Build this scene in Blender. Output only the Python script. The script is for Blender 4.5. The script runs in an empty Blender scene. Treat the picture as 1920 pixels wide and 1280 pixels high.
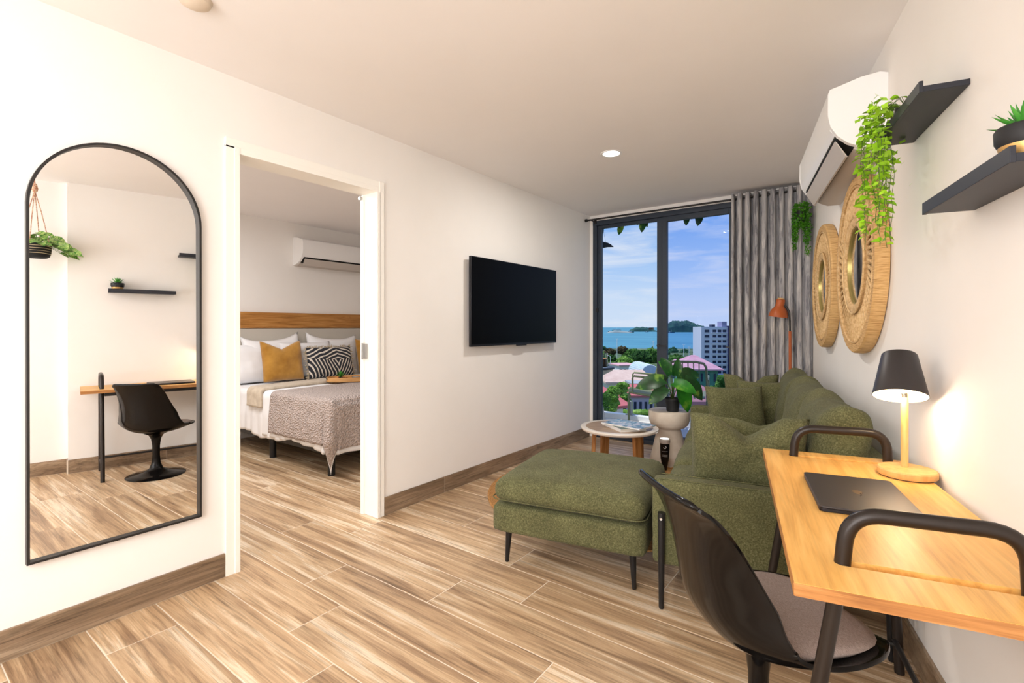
import bpy, bmesh, math, random
from mathutils import Vector, Matrix, noise
random.seed(7)
PI = math.pi
S = bpy.context.scene
COL = S.collection

# ------------------------------------------------------------------ camera
cd = bpy.data.cameras.new('camera'); cam = bpy.data.objects.new('camera', cd); COL.objects.link(cam)
CAM = Vector((2.617, 0.0, 1.25)); YAW = math.radians(36.408)
cam.location = CAM
cam.rotation_euler = (math.radians(89.9), 0, YAW)
cd.sensor_width = 36.0
cd.lens = 918.0 / 1920 * 36
cd.shift_y = -25.4 / 1920
cd.clip_start = 0.05; cd.clip_end = 60000
S.camera = cam

# ------------------------------------------------------------------ colour management
S.view_settings.view_transform = 'Standard'
S.view_settings.look = 'None'
S.view_settings.exposure = 0.0
S.view_settings.gamma = 1.0
S.view_settings.use_curve_mapping = False
S.cycles.max_bounces = 10
S.cycles.diffuse_bounces = 6
S.cycles.glossy_bounces = 4
S.cycles.transmission_bounces = 6
S.cycles.transparent_max_bounces = 12
S.cycles.sample_clamp_indirect = 6
S.cycles.caustics_reflective = False
S.cycles.caustics_refractive = False

def lin(c):
    c = c / 255.0
    return c / 12.92 if c <= 0.04045 else ((c + 0.055) / 1.055) ** 2.4
def rgb(r, g, b, a=1.0): return (lin(r), lin(g), lin(b), a)

# ------------------------------------------------------------------ sky
w = bpy.data.worlds.new('sky'); S.world = w; w.use_nodes = True
nt = w.node_tree; nt.nodes.clear()
def N(t, ty, **kw):
    n = t.nodes.new(ty)
    for k, v in kw.items():
        if k in n.inputs.keys(): n.inputs[k].default_value = v
        else: setattr(n, k, v)
    return n
tc = N(nt, 'ShaderNodeTexCoord'); sep = N(nt, 'ShaderNodeSeparateXYZ'); nt.links.new(tc.outputs['Generated'], sep.inputs[0])
ramp = N(nt, 'ShaderNodeValToRGB'); nt.links.new(sep.outputs['Z'], ramp.inputs[0])
cr = ramp.color_ramp; cr.elements[0].position = 0.0; cr.elements[0].color = rgb(212, 226, 246)
cr.elements[1].position = 1.0; cr.elements[1].color = rgb(70, 118, 200)
for p, c in ((0.05, (206, 223, 247)), (0.11, (176, 206, 246)), (0.20, (135, 180, 240)), (0.36, (104, 156, 230))):
    e = cr.elements.new(p); e.color = rgb(*c)
mp = N(nt, 'ShaderNodeMapping'); mp.inputs['Scale'].default_value = (2.2, 2.2, 16.0)
nt.links.new(tc.outputs['Generated'], mp.inputs[0])
nz = N(nt, 'ShaderNodeTexNoise', Scale=2.3, Detail=8.0, Roughness=0.6, Distortion=0.5); nt.links.new(mp.outputs[0], nz.inputs['Vector'])
cr2 = N(nt, 'ShaderNodeValToRGB'); nt.links.new(nz.outputs[0], cr2.inputs[0])
cr2.color_ramp.elements[0].position = 0.44; cr2.color_ramp.elements[1].position = 0.78
cr2.color_ramp.elements[0].color = (0, 0, 0, 1); cr2.color_ramp.elements[1].color = (1, 1, 1, 1)
cm = N(nt, 'ShaderNodeMix', data_type='RGBA'); nt.links.new(cr2.outputs[0], cm.inputs[0])
nt.links.new(ramp.outputs[0], cm.inputs[6]); cm.inputs[7].default_value = rgb(236, 238, 246)
bg = N(nt, 'ShaderNodeBackground', Strength=1.0); nt.links.new(cm.outputs[2], bg.inputs[0])
wo = N(nt, 'ShaderNodeOutputWorld'); nt.links.new(bg.outputs[0], wo.inputs[0])

# ------------------------------------------------------------------ sun
def lamp_obj(name, ty, loc, energy, color=(1, 1, 1), **kw):
    l = bpy.data.lights.new(name, ty); l.energy = energy; l.color = color
    for k, v in kw.items(): setattr(l, k, v)
    o = bpy.data.objects.new(name, l); o.location = loc; COL.objects.link(o); return o
sun = lamp_obj('sun', 'SUN', (0, 0, 30), 3.9, (1, 0.96, 0.9), angle=0.01)
sun.rotation_euler = Vector((0.35, 0.20, -0.9)).to_track_quat('-Z', 'Y').to_euler()

# ------------------------------------------------------------------ added soft fill lights, out of frame and without fixtures
ROOM = 1.0
def area(name, loc, e, sx, sy, color=(1, 0.95, 0.89), aim=(0, 0, -1)):
    o = lamp_obj(name, 'AREA', loc, e * ROOM, color, shape='RECTANGLE', size=sx, size_y=sy)
    o.rotation_euler = Vector(aim).to_track_quat('-Z', 'Y').to_euler(); return o
area('near_ceiling_fill', (1.75, -1.1, 2.44), 34, 1.8, 1.6, (0.99, 0.99, 1.0))  # added fill under the ceiling behind the camera, not a fitting
area('back_fill_light', (1.95, -2.3, 1.55), 116, 2.6, 1.7, (0.98, 0.99, 1.0), (-0.10, 1, 0.10))  # added soft box at the back wall to even the room, no window there
area('bedroom_fill', (-1.4, 1.3, 2.44), 50, 1.4, 1.2, (0.99, 0.99, 1.0))  # added fill under the bedroom ceiling, no lamp body

# ------------------------------------------------------------------ mesh builder
class MB:
    def __init__(s): s.v = []; s.f = []; s.m = []
    def add(s, vs, fs, mi=0):
        b = len(s.v); s.v += [tuple(x) for x in vs]; s.f += [tuple(b + i for i in f) for f in fs]; s.m += [mi] * len(fs)
        return s
    def box(s, c, d, rot=None, mi=0):
        x, y, z = d[0] / 2, d[1] / 2, d[2] / 2
        vs = [Vector(p) for p in ((-x, -y, -z), (x, -y, -z), (x, y, -z), (-x, y, -z), (-x, -y, z), (x, -y, z), (x, y, z), (-x, y, z))]
        if rot is not None: vs = [rot @ p for p in vs]
        c = Vector(c)
        return s.add([p + c for p in vs], [(0, 3, 2, 1), (4, 5, 6, 7), (0, 1, 5, 4), (1, 2, 6, 5), (2, 3, 7, 6), (3, 0, 4, 7)], mi)
    def b2(s, x0, x1, y0, y1, z0, z1, mi=0):
        return s.box(((x0 + x1) / 2, (y0 + y1) / 2, (z0 + z1) / 2), (abs(x1 - x0), abs(y1 - y0), abs(z1 - z0)), None, mi)
    def prism(s, poly, z0, z1, mi=0):
        n = len(poly); vs = [(p[0], p[1], z0) for p in poly] + [(p[0], p[1], z1) for p in poly]
        fs = [tuple(reversed(range(n))), tuple(range(n, 2 * n))] + [(i, (i + 1) % n, n + (i + 1) % n, n + i) for i in range(n)]
        return s.add(vs, fs, mi)
    def tube(s, pts, r, n=12, cap=True, mi=0):
        pts = [Vector(p) for p in pts]; rs = r if isinstance(r, (list, tuple)) else [r] * len(pts)
        vs = []; up = None
        for i, p in enumerate(pts):
            t = (pts[min(i + 1, len(pts) - 1)] - pts[max(i - 1, 0)]).normalized()
            if up is None:
                up = Vector((0, 0, 1)) if abs(t.z) < 0.9 else Vector((1, 0, 0))
            a = (up - t * up.dot(t)).normalized(); b = t.cross(a); up = a
            for k in range(n):
                an = 2 * PI * k / n; vs.append(p + (a * math.cos(an) + b * math.sin(an)) * rs[i])
        fs = []
        for i in range(len(pts) - 1):
            for k in range(n):
                fs.append((i * n + k, i * n + (k + 1) % n, (i + 1) * n + (k + 1) % n, (i + 1) * n + k))
        if cap: fs += [tuple(reversed(range(n))), tuple(range((len(pts) - 1) * n, len(pts) * n))]
        return s.add(vs, fs, mi)
    def lathe(s, prof, n=32, c=(0, 0, 0), axis='z', mi=0, closed=False, cap=False):
        vs = []; m = len(prof)
        for r, h in prof:
            for k in range(n):
                an = 2 * PI * k / n; a, b = r * math.cos(an), r * math.sin(an)
                p = (a, b, h) if axis == 'z' else ((h, a, b) if axis == 'x' else (b, h, a))
                vs.append((p[0] + c[0], p[1] + c[1], p[2] + c[2]))
        fs = []
        for i in range(m - 1 + (1 if closed else 0)):
            j = (i + 1) % m
            for k in range(n):
                fs.append((i * n + k, i * n + (k + 1) % n, j * n + (k + 1) % n, j * n + k))
        if cap and not closed:
            if prof[0][0] > 1e-6: fs.append(tuple(reversed(range(n))))
            if prof[-1][0] > 1e-6: fs.append(tuple(range((m - 1) * n, m * n)))
        return s.add(vs, fs, mi)
    def grid(s, fn, nu, nv, mi=0, wrap=False):
        vs = [fn(i / nu, j / nv) for j in range(nv + 1) for i in range(nu + 1)]
        fs = [(j * (nu + 1) + i, j * (nu + 1) + i + 1, (j + 1) * (nu + 1) + i + 1, (j + 1) * (nu + 1) + i) for j in range(nv) for i in range(nu)]
        return s.add(vs, fs, mi)
    def xf(s, M):
        s.v = [tuple(M @ Vector(p)) for p in s.v]; return s
    def mesh(s, name, mats, smooth=0.6, weld=False):
        me = bpy.data.meshes.new(name); me.from_pydata(s.v, [], s.f)
        if not isinstance(mats, (list, tuple)): mats = [mats]
        for m in mats: me.materials.append(m)
        me.polygons.foreach_set('material_index', s.m)
        if weld:
            bm = bmesh.new(); bm.from_mesh(me); bmesh.ops.remove_doubles(bm, verts=bm.verts, dist=1e-5)
            bmesh.ops.recalc_face_normals(bm, faces=bm.faces); bm.to_mesh(me); bm.free()
        if smooth:
            me.polygons.foreach_set('use_smooth', [True] * len(me.polygons))
            if smooth < 3: me.set_sharp_from_angle(angle=smooth)
        me.update(); return me
    def build(s, name, mats, parent=None, smooth=0.6, bevel=0, seg=2, weld=False, loc=None, rz=0, solid=0, subd=0):
        me = s.mesh(name, mats, smooth, weld); o = bpy.data.objects.new(name, me); COL.objects.link(o)
        if parent is not None: o.parent = parent
        if loc is not None: o.location = loc
        if rz: o.rotation_euler.z = rz
        if solid:
            q = o.modifiers.new('thickness', 'SOLIDIFY'); q.thickness = solid; q.offset = 0
        if subd:
            q = o.modifiers.new('smooth', 'SUBSURF'); q.levels = subd; q.render_levels = subd
        if bevel:
            q = o.modifiers.new('edges', 'BEVEL'); q.width = bevel; q.segments = seg; q.limit_method = 'ANGLE'; q.angle_limit = 0.6
        return o

def tag(o, label=None, cat=None, group=None, kind=None):
    if label: o['label'] = label
    if cat: o['category'] = cat
    if group: o['group'] = group
    if kind: o['kind'] = kind
    return o
def thing(name, label, cat, loc=(0, 0, 0), rz=0.0, group=None):
    o = bpy.data.objects.new(name, None); COL.objects.link(o); o.location = loc; o.rotation_euler = (0, 0, rz)
    o.empty_display_size = 0.1
    return tag(o, label, cat, group)
def inst(name, me, parent=None, loc=(0, 0, 0), rot=None, sc=None):
    o = bpy.data.objects.new(name, me); COL.objects.link(o)
    if parent is not None: o.parent = parent
    o.location = loc
    if rot is not None: o.rotation_euler = rot
    if sc is not None: o.scale = sc
    return o
def struct(o): o['kind'] = 'structure'; return o
def copy_tree(o, parent=None):
    c = o.copy(); COL.objects.link(c)
    if parent is not None: c.parent = parent
    for ch in list(o.children): copy_tree(ch, c)
    return c

# ------------------------------------------------------------------ right-hand wall frame: u = distance from the wall, v = along it (0 at the window corner)
TH = math.radians(11.916)
A0 = Vector((2.175, 5.06, 0)); DV = Vector((-math.sin(TH), math.cos(TH), 0)); NU = Vector((-math.cos(TH), -math.sin(TH), 0))
def rw(u, v, z=0.0): return A0 + NU * u + DV * v + Vector((0, 0, z))
# in the local frame of a thing rotated by TH: local x = -u, local y = v
CEIL = 2.52

# ------------------------------------------------------------------ materials
def mat(name, col=(200, 200, 200), rough=0.5, metal=0.0, spec=0.5, coat=0.0, emit=None, es=1.0, sheen=0.0, trans=0.0, alpha=1.0, ior=1.45):
    m = bpy.data.materials.new(name); m.use_nodes = True; b = m.node_tree.nodes['Principled BSDF']
    b.inputs['Base Color'].default_value = rgb(*col); b.inputs['Roughness'].default_value = rough; b.inputs['Metallic'].default_value = metal
    b.inputs['Specular IOR Level'].default_value = spec; b.inputs['Coat Weight'].default_value = coat; b.inputs['Coat Roughness'].default_value = 0.03
    b.inputs['IOR'].default_value = ior
    b.inputs['Transmission Weight'].default_value = trans; b.inputs['Alpha'].default_value = alpha
    if sheen: b.inputs['Sheen Weight'].default_value = sheen; b.inputs['Sheen Roughness'].default_value = 0.5
    if emit: b.inputs['Emission Color'].default_value = rgb(*emit); b.inputs['Emission Strength'].default_value = es
    return m
def bsdf(m): return m.node_tree.nodes['Principled BSDF']
def vary(m, cols, scale=(1, 1, 1), nscale=5.0, detail=6.0, rough=0.6, dist=0.0, bump=0.0, bdist=0.002, rand=0.0, pos=None, hue=0.0, coord='Object', bscale=None):
    """noise-driven colours (list of (pos,col)) + bump on a principled material"""
    t = m.node_tree; b = bsdf(m)
    tc = N(t, 'ShaderNodeTexCoord'); mp = N(t, 'ShaderNodeMapping'); mp.inputs['Scale'].default_value = scale
    t.links.new(tc.outputs[coord], mp.inputs[0]); src = mp.outputs[0]
    oi = None
    if rand:
        oi = N(t, 'ShaderNodeObjectInfo'); mu = N(t, 'ShaderNodeVectorMath', operation='SCALE')
        cb = N(t, 'ShaderNodeCombineXYZ')
        for i in range(3): t.links.new(oi.outputs['Random'], cb.inputs[i])
        t.links.new(cb.outputs[0], mu.inputs[0]); mu.inputs['Scale'].default_value = rand
        ad = N(t, 'ShaderNodeVectorMath', operation='ADD'); t.links.new(src, ad.inputs[0]); t.links.new(mu.outputs[0], ad.inputs[1]); src = ad.outputs[0]
    nz = N(t, 'ShaderNodeTexNoise', Scale=nscale, Detail=detail, Roughness=rough, Distortion=dist); t.links.new(src, nz.inputs['Vector'])
    cr = N(t, 'ShaderNodeValToRGB'); t.links.new(nz.outputs[0], cr.inputs[0]); e = cr.color_ramp.elements
    e[0].position = cols[0][0]; e[0].color = rgb(*cols[0][1]); e[1].position = cols[-1][0]; e[1].color = rgb(*cols[-1][1])
    for p, c in cols[1:-1]: q = e.new(p); q.color = rgb(*c)
    out = cr.outputs[0]
    if hue and oi:
        hs = N(t, 'ShaderNodeHueSaturation'); mr = N(t, 'ShaderNodeMapRange'); mr.inputs['To Min'].default_value = 1 - hue; mr.inputs['To Max'].default_value = 1 + hue
        t.links.new(oi.outputs['Random'], mr.inputs[0]); t.links.new(mr.outputs[0], hs.inputs['Value']); t.links.new(out, hs.inputs['Color']); out = hs.outputs[0]
    t.links.new(out, b.inputs['Base Color'])
    if bump:
        s2 = nz.outputs[0]
        if bscale:
            n2 = N(t, 'ShaderNodeTexNoise', Scale=bscale, Detail=3.0); t.links.new(src, n2.inputs['Vector']); s2 = n2.outputs[0]
        bp = N(t, 'ShaderNodeBump', Strength=bump, Distance=bdist); t.links.new(s2, bp.inputs['Height']); t.links.new(bp.outputs[0], b.inputs['Normal'])
    return m

M = {}
M['wall'] = vary(mat('wall_paint', rough=0.75, spec=0.2), [(0.3, (240, 237, 233)), (0.7, (244, 241, 238))], nscale=1.5, bump=0.05, bscale=90, bdist=0.001)
M['ceil'] = vary(mat('ceiling_paint', rough=0.8, spec=0.15), [(0.3, (243, 240, 239)), (0.7, (246, 243, 242))], nscale=1.5)
M['casing'] = mat('casing_paint', (248, 246, 240), 0.4, spec=0.35)
M['tile'] = vary(mat('wood_look_tile', rough=0.36, spec=0.45), [(0.28, (112, 88, 66)), (0.38, (152, 122, 93)), (0.46, (182, 151, 117)), (0.54, (202, 172, 136)), (0.62, (226, 207, 181)), (0.70, (202, 172, 137)), (0.80, (160, 131, 100))],
                 scale=(0.75, 13, 13), nscale=1.25, detail=12, rough=0.68, dist=0.45, rand=60, hue=0.10, bump=0.12, bdist=0.0015)
def fine_grain(m, scale, amt=0.35, rand=60):
    t = m.node_tree; b = bsdf(m); src = b.inputs['Base Color'].links[0].from_socket
    tc = N(t, 'ShaderNodeTexCoord'); oi = N(t, 'ShaderNodeObjectInfo'); mu = N(t, 'ShaderNodeMath', operation='MULTIPLY'); mu.inputs[1].default_value = rand; t.links.new(oi.outputs['Random'], mu.inputs[0])
    mp = N(t, 'ShaderNodeMapping'); mp.inputs['Scale'].default_value = scale; t.links.new(tc.outputs['Object'], mp.inputs[0]); t.links.new(mu.outputs[0], mp.inputs['Location'])
    wv = N(t, 'ShaderNodeTexNoise', Scale=1.0, Detail=5.0, Roughness=0.65, Distortion=1.2); t.links.new(mp.outputs[0], wv.inputs['Vector'])
    cr = N(t, 'ShaderNodeValToRGB'); t.links.new(wv.outputs[0], cr.inputs[0]); e = cr.color_ramp.elements
    e[0].position = 0.36; e[0].color = (1 - amt, 1 - amt, 1 - amt, 1); e[1].position = 0.52; e[1].color = (1, 1, 1, 1)
    mx = N(t, 'ShaderNodeMix', data_type='RGBA', blend_type='MULTIPLY'); mx.inputs[0].default_value = 1.0; t.links.new(src, mx.inputs[6]); t.links.new(cr.outputs[0], mx.inputs[7]); t.links.new(mx.outputs[2], b.inputs['Base Color'])
fine_grain(M['tile'], (2.2, 75, 75), 0.36)
M['grout'] = mat('tile_grout', (226, 214, 196), 0.8)
M['basetile'] = vary(mat('skirting_tile', rough=0.4, spec=0.4), [(0.28, (98, 80, 62)), (0.45, (136, 114, 92)), (0.6, (160, 138, 114)), (0.74, (184, 164, 140))],
                 scale=(9, 1.0, 9), nscale=1.6, detail=9, rough=0.62, dist=0.6, rand=40, hue=0.08)
M['oak'] = vary(mat('oak_veneer', rough=0.38, spec=0.4), [(0.3, (202, 146, 74)), (0.5, (226, 172, 94)), (0.7, (238, 190, 114))],
                 scale=(14, 1.0, 14), nscale=2.2, detail=8, rough=0.6, dist=0.5, bump=0.04, bdist=0.001)
fine_grain(M['basetile'], (60, 2.2, 60), 0.4)
fine_grain(M['oak'], (70, 2.0, 70), 0.12)
M['oak_edge'] = vary(mat('oak_edge_strip', rough=0.45, spec=0.4), [(0.3, (132, 84, 44)), (0.5, (172, 118, 66)), (0.7, (196, 144, 88))],
                 scale=(2, 2, 40), nscale=2.2, detail=8, rough=0.6, dist=0.5)
M['lampwood'] = vary(mat('pale_wood', rough=0.45, spec=0.4), [(0.3, (196, 148, 88)), (0.6, (216, 172, 110))], scale=(6, 6, 1), nscale=8)
M['blk'] = mat('black_powder_coat', (34, 32, 32), 0.42, spec=0.5)
M['bronze'] = mat('dark_bronze_tube', (40, 33, 29), 0.34, metal=0.3, spec=0.5)
M['legblk'] = mat('black_leg', (22, 22, 24), 0.4, spec=0.5)
M['shell'] = mat('glossy_black_shell', (16, 14, 13), 0.11, spec=0.24)
M['chrome'] = mat('polished_steel', (200, 200, 200), 0.15, metal=1.0)
M['green'] = vary(mat('green_chenille', rough=0.95, spec=0.1, sheen=0.06), [(0.25, (60, 62, 40)), (0.45, (86, 87, 58)), (0.6, (110, 109, 77)), (0.78, (144, 141, 108))],
                 scale=(1, 1, 1), nscale=150, detail=4, rough=0.75, bump=0.5, bdist=0.003)
def big_blotch(m, sc, amt):
    t = m.node_tree; b = bsdf(m); l = b.inputs['Base Color'].links[0]; src = l.from_socket
    tc = N(t, 'ShaderNodeTexCoord'); nz = N(t, 'ShaderNodeTexNoise', Scale=sc, Detail=3.0, Distortion=0.8); t.links.new(tc.outputs['Object'], nz.inputs['Vector'])
    mr = N(t, 'ShaderNodeMapRange'); mr.inputs['From Min'].default_value = 0.3; mr.inputs['From Max'].default_value = 0.7; mr.inputs['To Min'].default_value = 1 - amt; mr.inputs['To Max'].default_value = 1 + amt
    t.links.new(nz.outputs[0], mr.inputs[0]); hs = N(t, 'ShaderNodeHueSaturation'); t.links.new(mr.outputs[0], hs.inputs['Value']); t.links.new(src, hs.inputs['Color']); t.links.new(hs.outputs[0], b.inputs['Base Color'])
big_blotch(M['green'], 5.0, 0.16)
M['greyfab'] = vary(mat('grey_tweed', rough=0.95, spec=0.1), [(0.3, (122, 108, 104)), (0.5, (158, 144, 138)), (0.7, (184, 172, 164))], scale=(1, 3, 1), nscale=160, detail=4, rough=0.8, bump=0.3, bdist=0.001)
M['mirror'] = mat('mirror_glass', (246, 246, 246), 0.0, metal=1.0)
M['darkmirror'] = mat('mirror_glass_dim', (205, 208, 210), 0.02, metal=1.0)
M['tvscreen'] = mat('tv_screen', (4, 4, 4), 0.35, spec=0.12)
M['tvframe'] = mat('tv_frame', (40, 40, 44), 0.3, metal=0.5)
M['alu'] = mat('anthracite_window_frame', (52, 60, 72), 0.45, spec=0.4)
M['white'] = mat('white_plastic', (244, 244, 244), 0.3, spec=0.45)
M['whitegrey'] = mat('grey_plastic', (196, 188, 180), 0.4)
M['darkslot'] = mat('dark_slot', (22, 22, 22), 0.6)
M['shelf'] = mat('charcoal_shelf', (44, 46, 54), 0.45, spec=0.4)
M['rattan'] = vary(mat('rattan', rough=0.6, spec=0.3), [(0.3, (190, 148, 98)), (0.5, (218, 182, 130)), (0.7, (236, 206, 158))], scale=(10, 10, 10), nscale=6, detail=6, bump=0.06)
M['rattan_wrap'] = vary(mat('wrapped_rattan', rough=0.6, spec=0.3), [(0.3, (164, 120, 70)), (0.48, (208, 166, 108)), (0.7, (228, 192, 138))], scale=(6, 6, 90), nscale=3, detail=4, bump=0.4)
M['jute'] = vary(mat('jute', rough=0.95, spec=0.05), [(0.3, (140, 98, 58)), (0.5, (184, 136, 86)), (0.7, (210, 166, 112))], nscale=120, detail=4, bump=0.8, bdist=0.004)
M['concrete'] = vary(mat('cream_concrete', rough=0.75, spec=0.25), [(0.3, (210, 196, 178)), (0.7, (228, 217, 202))], nscale=9, detail=8, bump=0.08)
M['acacia'] = vary(mat('acacia_leg', rough=0.45, spec=0.4), [(0.3, (132, 84, 44)), (0.5, (174, 122, 72)), (0.7, (196, 148, 96))], scale=(6, 6, 0.6), nscale=8, detail=6)
M['tabletop'] = mat('cream_lacquer', (236, 228, 218), 0.18, spec=0.5)
M['tableinlay'] = vary(mat('washed_wood_inlay', rough=0.35, spec=0.4), [(0.3, (150, 124, 100)), (0.7, (184, 158, 132))], scale=(1, 12, 1), nscale=4, detail=6)
M['orange'] = mat('terracotta_enamel', (176, 90, 44), 0.4, spec=0.4)
M['lampshade_in'] = mat('white_shade_inside', (250, 240, 220), 0.6)
M['shade'] = mat('graphite_shade', (58, 54, 54), 0.42, metal=0.3, spec=0.4)
M['bulb'] = mat('lit_bulb', (255, 240, 210), 0.4, emit=(255, 226, 176), es=7.0)
M['lightdisc'] = mat('lit_diffuser', (255, 255, 255), 0.5, emit=(255, 250, 244), es=3.0)
M['blackpot'] = mat('black_pot', (30, 30, 32), 0.6)
M['soil'] = mat('soil', (70, 50, 36), 0.95)
M['goldband'] = mat('gold_band', (222, 176, 110), 0.35, metal=0.7)
M['rope'] = vary(mat('braided_rope', rough=0.9), [(0.4, (176, 112, 92)), (0.6, (224, 200, 168))], nscale=90)
M['leafdark'] = vary(mat('dark_glossy_leaf', rough=0.35, spec=0.5), [(0.38, (18, 58, 24)), (0.56, (30, 86, 32)), (0.64, (120, 160, 62))], nscale=9, detail=3, rand=20)
M['leafgreen'] = vary(mat('fresh_leaf', rough=0.4, spec=0.4), [(0.3, (20, 88, 22)), (0.55, (46, 128, 30)), (0.7, (120, 170, 60))], nscale=8, detail=3, rand=20)
M['leaflime'] = vary(mat('lime_leaf', rough=0.45, spec=0.35), [(0.3, (118, 178, 26)), (0.7, (176, 220, 54))], nscale=4, rand=30, hue=0.12)
M['leafivy'] = vary(mat('deep_green_leaf', rough=0.5, spec=0.3), [(0.3, (40, 96, 14)), (0.7, (86, 156, 30))], nscale=30, rand=30)
M['leafsucc'] = vary(mat('succulent_leaf', rough=0.4, spec=0.4), [(0.3, (34, 122, 36)), (0.7, (98, 176, 72))], nscale=5, rand=30)
M['leafstripe'] = vary(mat('striped_leaf', rough=0.4, spec=0.4), [(0.4, (70, 140, 44)), (0.5, (190, 216, 130)), (0.6, (84, 150, 52))], scale=(1, 6, 1), nscale=14, detail=2, rand=10)
M['stem'] = mat('green_stem', (84, 110, 46), 0.6)
M['sheet'] = mat('white_cotton', (240, 240, 242), 0.85, spec=0.1)
M['panelgrey'] = mat('greige_panel', (196, 190, 180), 0.7, spec=0.2)
M['headwood'] = vary(mat('teak_strip', rough=0.45, spec=0.4), [(0.3, (140, 92, 42)), (0.5, (174, 120, 60)), (0.7, (196, 144, 82))], scale=(1, 1, 16), nscale=3, detail=8, dist=0.6)
M['mustard'] = vary(mat('mustard_velvet', rough=0.8, spec=0.15, sheen=0.5), [(0.3, (158, 110, 40)), (0.7, (196, 146, 66))], nscale=6, detail=3)
M['throw'] = vary(mat('sand_fleece', rough=0.95, sheen=0.3), [(0.3, (186, 170, 148)), (0.7, (210, 196, 176))], nscale=20)
M['fringe'] = mat('beige_fringe', (192, 176, 148), 0.95)
M['tin'] = mat('brushed_tin', (190, 188, 184), 0.3, metal=0.9)
M['bamboo'] = vary(mat('bamboo', rough=0.5), [(0.3, (190, 138, 80)), (0.7, (218, 168, 108))], scale=(1, 1, 8), nscale=6)
M['laptop'] = mat('space_grey_aluminium', (74, 72, 74), 0.42, metal=0.7)
M['laptop_edge'] = mat('dark_aluminium', (50, 48, 52), 0.35, metal=0.8)
M['ports'] = mat('port_black', (8, 8, 8), 0.6)
M['paper'] = vary(mat('book_pages', rough=0.8), [(0.3, (214, 208, 196)), (0.7, (246, 244, 238))], scale=(1, 1, 120), nscale=5)
M['steel'] = mat('brushed_steel', (176, 176, 174), 0.35, metal=0.9)
M['olive'] = mat('olive_powder_coat', (122, 130, 96), 0.45, spec=0.4)
# ================================================================== THE ROOM
H = CEIL
YB = -2.4                                       # back of the living room, behind the camera
YW = 5.06                                       # window wall
PIT = 0.2447; TL = 1.268; TY0 = 0.58
def sbox(name, x0, x1, y0, y1, z0, z1, m, parent=None, bevel=0):
    o = MB().b2(x0, x1, y0, y1, z0, z1).build(name, m, parent, smooth=0, bevel=bevel)
    if parent is None: struct(o)
    return o
# floor: a grout bed with every wood-look tile laid on it
floor = struct(MB().b2(-3.25, 4.1, YB - 0.15, YW, -0.16, -0.0012).build('floor', M['grout'], smooth=0))
def rwx(y):                                     # x of the right-hand wall face at a given y
    v = (y - A0.y) / DV.y; return A0.x + DV.x * v
tile_cache = {}
def tile_mesh(l, wd, g=0.0040, ch=0.0012):
    k = (round(l, 3), round(wd, 3))
    if k in tile_cache: return tile_cache[k]
    a, b = l / 2 - g / 2, wd / 2 - g / 2
    vs = [(sx * a, sy * b, -0.006) for sx, sy in ((-1, -1), (1, -1), (1, 1), (-1, 1))]
    vs += [(sx * a, sy * b, -ch) for sx, sy in ((-1, -1), (1, -1), (1, 1), (-1, 1))]
    vs += [(sx * (a - ch), sy * (b - ch), 0) for sx, sy in ((-1, -1), (1, -1), (1, 1), (-1, 1))]
    fs = [(i, (i + 1) % 4, 4 + (i + 1) % 4, 4 + i) for i in range(4)] + [(4 + i, 4 + (i + 1) % 4, 8 + (i + 1) % 4, 8 + i) for i in range(4)] + [(8, 9, 10, 11)]
    me = MB().add(vs, fs).mesh('tile', M['tile'], 0); tile_cache[k] = me; return me
jo = {0: 0.265, 1: 1.005, 2: 0.69, 3: 0.39, 4: 0.985, 5: 0.064, 6: 1.085, 7: 0.548, 8: 0.93, 9: 0.30, 10: 1.17, 11: 0.75, 12: 0.12, -1: 0.62, -2: 0.15, -3: 0.9, -4: 0.42, -5: 1.2, -6: 0.05, -7: 0.7}
rt = random.Random(3)
for k in range(-12, 19):
    y0 = TY0 + PIT * k; y1 = y0 + PIT
    if y0 < YB: y0 = YB
    if y1 > YW: y1 = YW
    if y1 - y0 < 0.03: continue
    xmax = min(4.05, rwx(y0) + 0.02) if y0 > 1.1 else min(4.05, rwx(y0) + 0.1)
    xmin = -3.09 if y0 > 0.2 else 0.0
    off = jo.get(k, rt.random() * TL)
    i0 = math.floor((xmin - off) / TL)
    x = off + i0 * TL
    while x < xmax:
        a, b = max(x, xmin), min(x + TL, xmax)
        if b - a > 0.03:
            inst('tile', tile_mesh(b - a, y1 - y0), floor, ((a + b) / 2, (y0 + y1) / 2, 0))
        x += TL
# ceiling
struct(MB().b2(-3.3, 4.2, YB - 0.15, YW + 0.3, H, H + 0.2).build('ceiling', M['ceil'], smooth=0))
# left wall with the doorway (opening y 1.172..2.10, z 2.16)
DY0, DY1, DZ = 1.165, 2.10, 2.165
wl = MB().b2(-0.14, 0, YB, DY0, 0, H); wl.b2(-0.14, 0, DY1, YW + 0.02, 0, H); wl.b2(-0.14, 0, DY0, DY1, DZ, H)
struct(wl.build('wall_left', M['wall'], smooth=0))
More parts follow.
